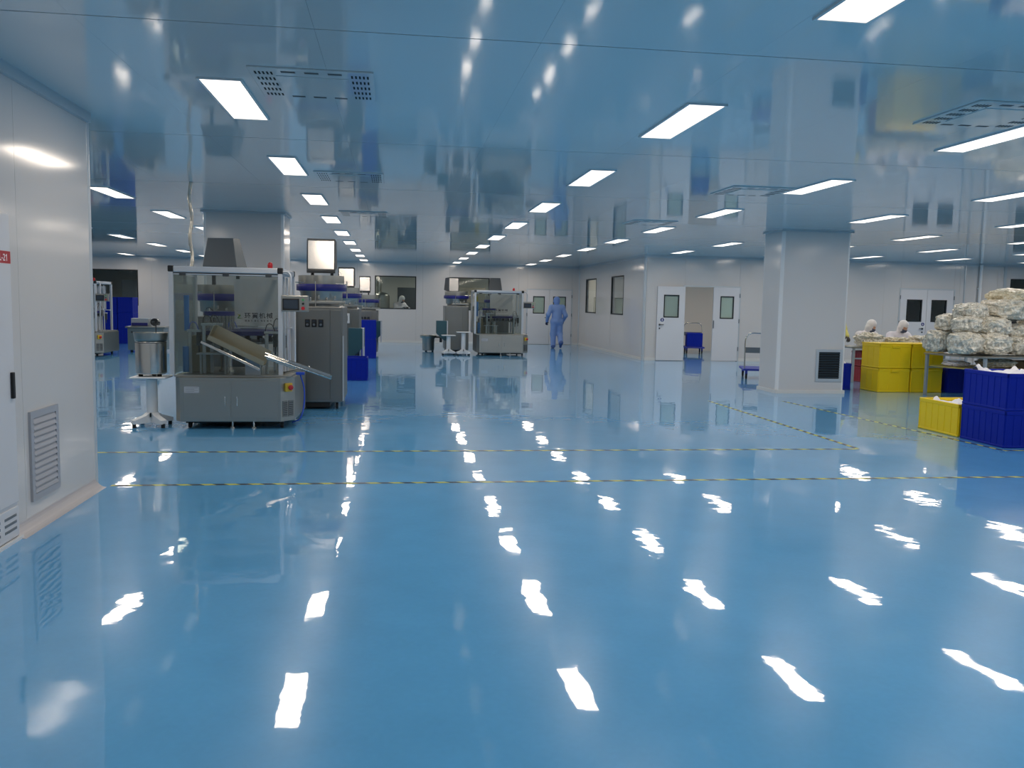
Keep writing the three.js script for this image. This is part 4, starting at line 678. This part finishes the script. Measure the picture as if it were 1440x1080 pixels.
function person(label, pos, turn, pose, col, group) {
  const o = thing('person', label, 'person', pos, turn, group); const q = pose, caps = [];
  const mid = (a, b, t = 0.5) => a.map((v, i) => v + (b[i] - v) * t);
  caps.push([q.hipL, q.hipR, 0.13, 0.13], [q.pelvis, q.waist, 0.17, 0.165], [q.waist, q.chest, 0.165, 0.17], [q.shL, q.shR, 0.085, 0.085], [mid(q.shL, q.chest), mid(q.shR, q.chest), 0.13, 0.13], [q.chest, q.neck, 0.11, 0.065]);
  for (const s of ['L', 'R']) { caps.push([q['sh' + s], q['el' + s], 0.088, 0.072], [q['el' + s], q['wr' + s], 0.07, 0.05], [q['hip' + s], q['kn' + s], 0.125, 0.1], [q['kn' + s], q['an' + s], 0.1, 0.082], [q['an' + s], q['toe' + s], 0.05, 0.042], [q['an' + s], q['heel' + s], 0.05, 0.04]); }
  const shoe = (x, y, z) => ['L', 'R'].some((s) => { const d = q['toe' + s]; const e = q['heel' + s]; return Math.min(Math.hypot(x - d[0], y - d[1], z - d[2]), Math.hypot(x - e[0], y - e[1], z - e[2]), Math.hypot(x - (d[0] + e[0]) / 2, y - (d[1] + e[1]) / 2, z - (d[2] + e[2]) / 2)) < 0.085; });
  const body = field(caps, 0.05, q.cells || 0.014, (x, y, z) => shoe(x, y, z) ? col.shoe : col.suit);
  const hd = q.head, f = vec(q.face).normalize(), up = vec([0, 1, 0]), side = new THREE.Vector3().crossVectors(f, up).normalize(), u2 = new THREE.Vector3().crossVectors(side, f).normalize();
  const hp = (a, b, c) => vec(hd).addScaledVector(side, a).addScaledVector(u2, b).addScaledVector(f, c).toArray();
  const head = field([[hp(0, 0.04, -0.015), hp(0, -0.03, 0.005), 0.108, 0.1], [hp(0, -0.04, 0.03), hp(0, -0.085, 0.05), 0.06, 0.045], [hp(0, 0.0, 0.085), hp(0, -0.03, 0.108), 0.016, 0.02], [hp(-0.085, -0.02, -0.01), hp(0.085, -0.02, -0.01), 0.03, 0.03], [q.neck, hp(0, -0.06, -0.02), 0.075, 0.075], [hp(-0.03, -0.055, 0.09), hp(0.03, -0.055, 0.09), 0.03, 0.03]], 0.04, 0.007, (x, y, z) => {
    const d = vec([x, y, z]).sub(vec(hd)); const a = d.dot(side), b = d.dot(u2), c = d.dot(f); if (c > 0.062 && b < -0.008 && b > -0.11 && Math.abs(a) < 0.07) return col.mask; if (c > 0.06 && b >= -0.008 && b < 0.045 && Math.abs(a) < 0.065) return 0xc79a80; return col.hood; });
  const eyes = [-0.03, 0.03].map((s) => { const g = plain(new THREE.SphereGeometry(0.009, 10, 8).translate(...hp(s, 0.018, 0.088))); const n = g.attributes.position.count; const a = new Float32Array(n * 3).fill(0.02); g.setAttribute('color', new THREE.BufferAttribute(a, 3)); return g; });
  const hands = ['L', 'R'].map((s) => { const w = q['wr' + s], e = q['el' + s]; const d = w.map((v, i) => v - e[i]); const th = q['thumb' + s] || [s === 'L' ? 1 : -1, 0, -0.5]; const D = vec(d).normalize(); const T = vec(th); T.addScaledVector(D, -T.dot(D)).normalize(); const N = new THREE.Vector3().crossVectors(D, T).multiplyScalar(s === 'L' ? 1 : -1); return field(handCaps(w, D.toArray(), T.toArray(), N.toArray(), q.curl || 0.5), 0.012, 0.005, () => col.glove); });
  const m = mesh('body', join([body, head, ...eyes, ...hands], true), M.skin, o, true);
  return o;
}
const blueSuit = { suit: 0x7b9ad2, hood: 0x6f92d2, mask: 0xc9d3e2, shoe: 0x4a65a0, glove: 0x2b3550 };
const whiteSuit = { suit: 0xe3dfe6, hood: 0xe9e6e6, mask: 0x50586c, shoe: 0xd5d5d5, glove: 0x4a4440 };
person('person in blue hooded cleanroom coverall walking away towards the far door', [5.46, 0, -28.85], 0.0, {
  pelvis: [0, 0.95, 0], waist: [0.0, 1.1, -0.01], chest: [0, 1.3, -0.03], neck: [0, 1.48, -0.04], head: [-0.01, 1.62, -0.06], face: [-0.1, -0.25, -1],
  shL: [-0.19, 1.4, -0.02], elL: [-0.31, 1.15, 0.05], wrL: [-0.33, 0.93, -0.08], shR: [0.19, 1.4, -0.02], elR: [0.29, 1.13, 0.06], wrR: [0.25, 0.95, -0.12],
  hipL: [-0.09, 0.92, 0], knL: [-0.11, 0.5, -0.05], anL: [-0.11, 0.1, 0.0], toeL: [-0.12, 0.044, -0.16], heelL: [-0.11, 0.045, 0.04],
  hipR: [0.09, 0.92, 0], knR: [0.12, 0.5, -0.06], anR: [0.12, 0.2, 0.2], toeR: [0.12, 0.06, 0.14], heelR: [0.12, 0.19, 0.27], curl: 0.6, cells: 0.014 }, blueSuit);
const seated = (lean, tilt, cells = 0.018) => ({ pelvis: [0, 0.5, 0], waist: [0, 0.66, 0.03 + lean * 0.3], chest: [0, 0.86, 0.06 + lean], neck: [0, 1.04, 0.09 + lean * 1.3], head: [0.03, 1.16, 0.15 + lean * 1.4], face: [tilt, -0.75, 1],
  shL: [0.18, 0.95, 0.08 + lean], elL: [0.27, 0.78, 0.28 + lean], wrL: [0.14, 0.84, 0.46 + lean], shR: [-0.18, 0.95, 0.08 + lean], elR: [-0.27, 0.78, 0.28 + lean], wrR: [-0.12, 0.84, 0.47 + lean],
  hipL: [0.09, 0.5, 0], knL: [0.13, 0.52, 0.4], anL: [0.13, 0.1, 0.34], toeL: [0.13, 0.045, 0.5], heelL: [0.13, 0.045, 0.3], hipR: [-0.09, 0.5, 0], knR: [-0.13, 0.52, 0.4], anR: [-0.13, 0.1, 0.34], toeR: [-0.13, 0.045, 0.5], heelR: [-0.13, 0.045, 0.3], thumbL: [-1, 0.3, 0], thumbR: [1, 0.3, 0], curl: 0.7, cells });
function stool(pos, label) { const o = thing('work_stool', label, 'stool', pos, 0, 'stools at the sorting table'); mesh('seat', [cy(0.17, 0.04, 0, 0.285, 0)], M.midGrey, o); for (let i = 0; i < 4; i++) { const a = i * PI / 2 + 0.785; mesh('leg', [bar([Math.cos(a) * 0.12, 0.266, Math.sin(a) * 0.12], [Math.cos(a) * 0.17, 0.008, Math.sin(a) * 0.17], 0.012)], M.steel, o); } }
person('first worker in white hood and dark mask seated at the sorting table near the pillar', [10.42, 0, -18.05], 0.12, seated(0.08, 0.6), whiteSuit); stool([10.42, 0, -18.05], 'round stool under the worker close to the pillar');
person('second worker in white hood bending low over the sorting table', [11.2, 0, -18.05], -0.1, seated(0.13, 0.35), whiteSuit); stool([11.2, 0, -18.05], 'round stool under the worker bending low');
person('worker in pale yellow suit standing behind the pillar at the end of the sorting table', [9.68, 0, -17.95], 0.1, {
  pelvis: [0, 0.9, 0], waist: [0, 1.05, 0.01], chest: [0, 1.24, 0.02], neck: [0, 1.42, 0.04], head: [0, 1.55, 0.07], face: [0.1, -0.35, 1], shL: [0.17, 1.33, 0.02], elL: [0.23, 1.08, 0.03], wrL: [0.2, 0.93, 0.22], shR: [-0.17, 1.33, 0.02], elR: [-0.23, 1.08, 0.03], wrR: [-0.2, 0.93, 0.22],
  hipL: [0.09, 0.88, 0], knL: [0.1, 0.48, 0.03], anL: [0.1, 0.1, 0], toeL: [0.11, 0.045, 0.17], heelL: [0.1, 0.045, -0.03], hipR: [-0.09, 0.88, 0], knR: [-0.1, 0.48, 0.03], anR: [-0.1, 0.1, 0], toeR: [-0.11, 0.045, 0.17], heelR: [-0.1, 0.045, -0.03], thumbL: [-1, 0.3, 0], thumbR: [1, 0.3, 0], cells: 0.018 }, { ...whiteSuit, suit: 0xd8d27a, hood: 0xdedcd2 });
person('worker in white hood seen through the far window', [0.05, 0, -33.5], 0.5, (() => { const s = seated(0.1, 0.5); const up = 0.42; for (const k of ['pelvis', 'waist', 'chest', 'neck', 'head', 'shL', 'shR', 'elL', 'elR', 'wrL', 'wrR', 'hipL', 'hipR']) s[k] = [s[k][0], s[k][1] + up, s[k][2]]; s.knL = [0.11, 0.52, 0.06]; s.knR = [-0.11, 0.52, 0.06]; for (const t of ['L', 'R']) { const x = t === 'L' ? 0.11 : -0.11; s['an' + t] = [x, 0.1, 0]; s['toe' + t] = [x, 0.045, 0.17]; s['heel' + t] = [x, 0.045, -0.03]; } return s; })(), whiteSuit);

renderer.render(scene, camera);
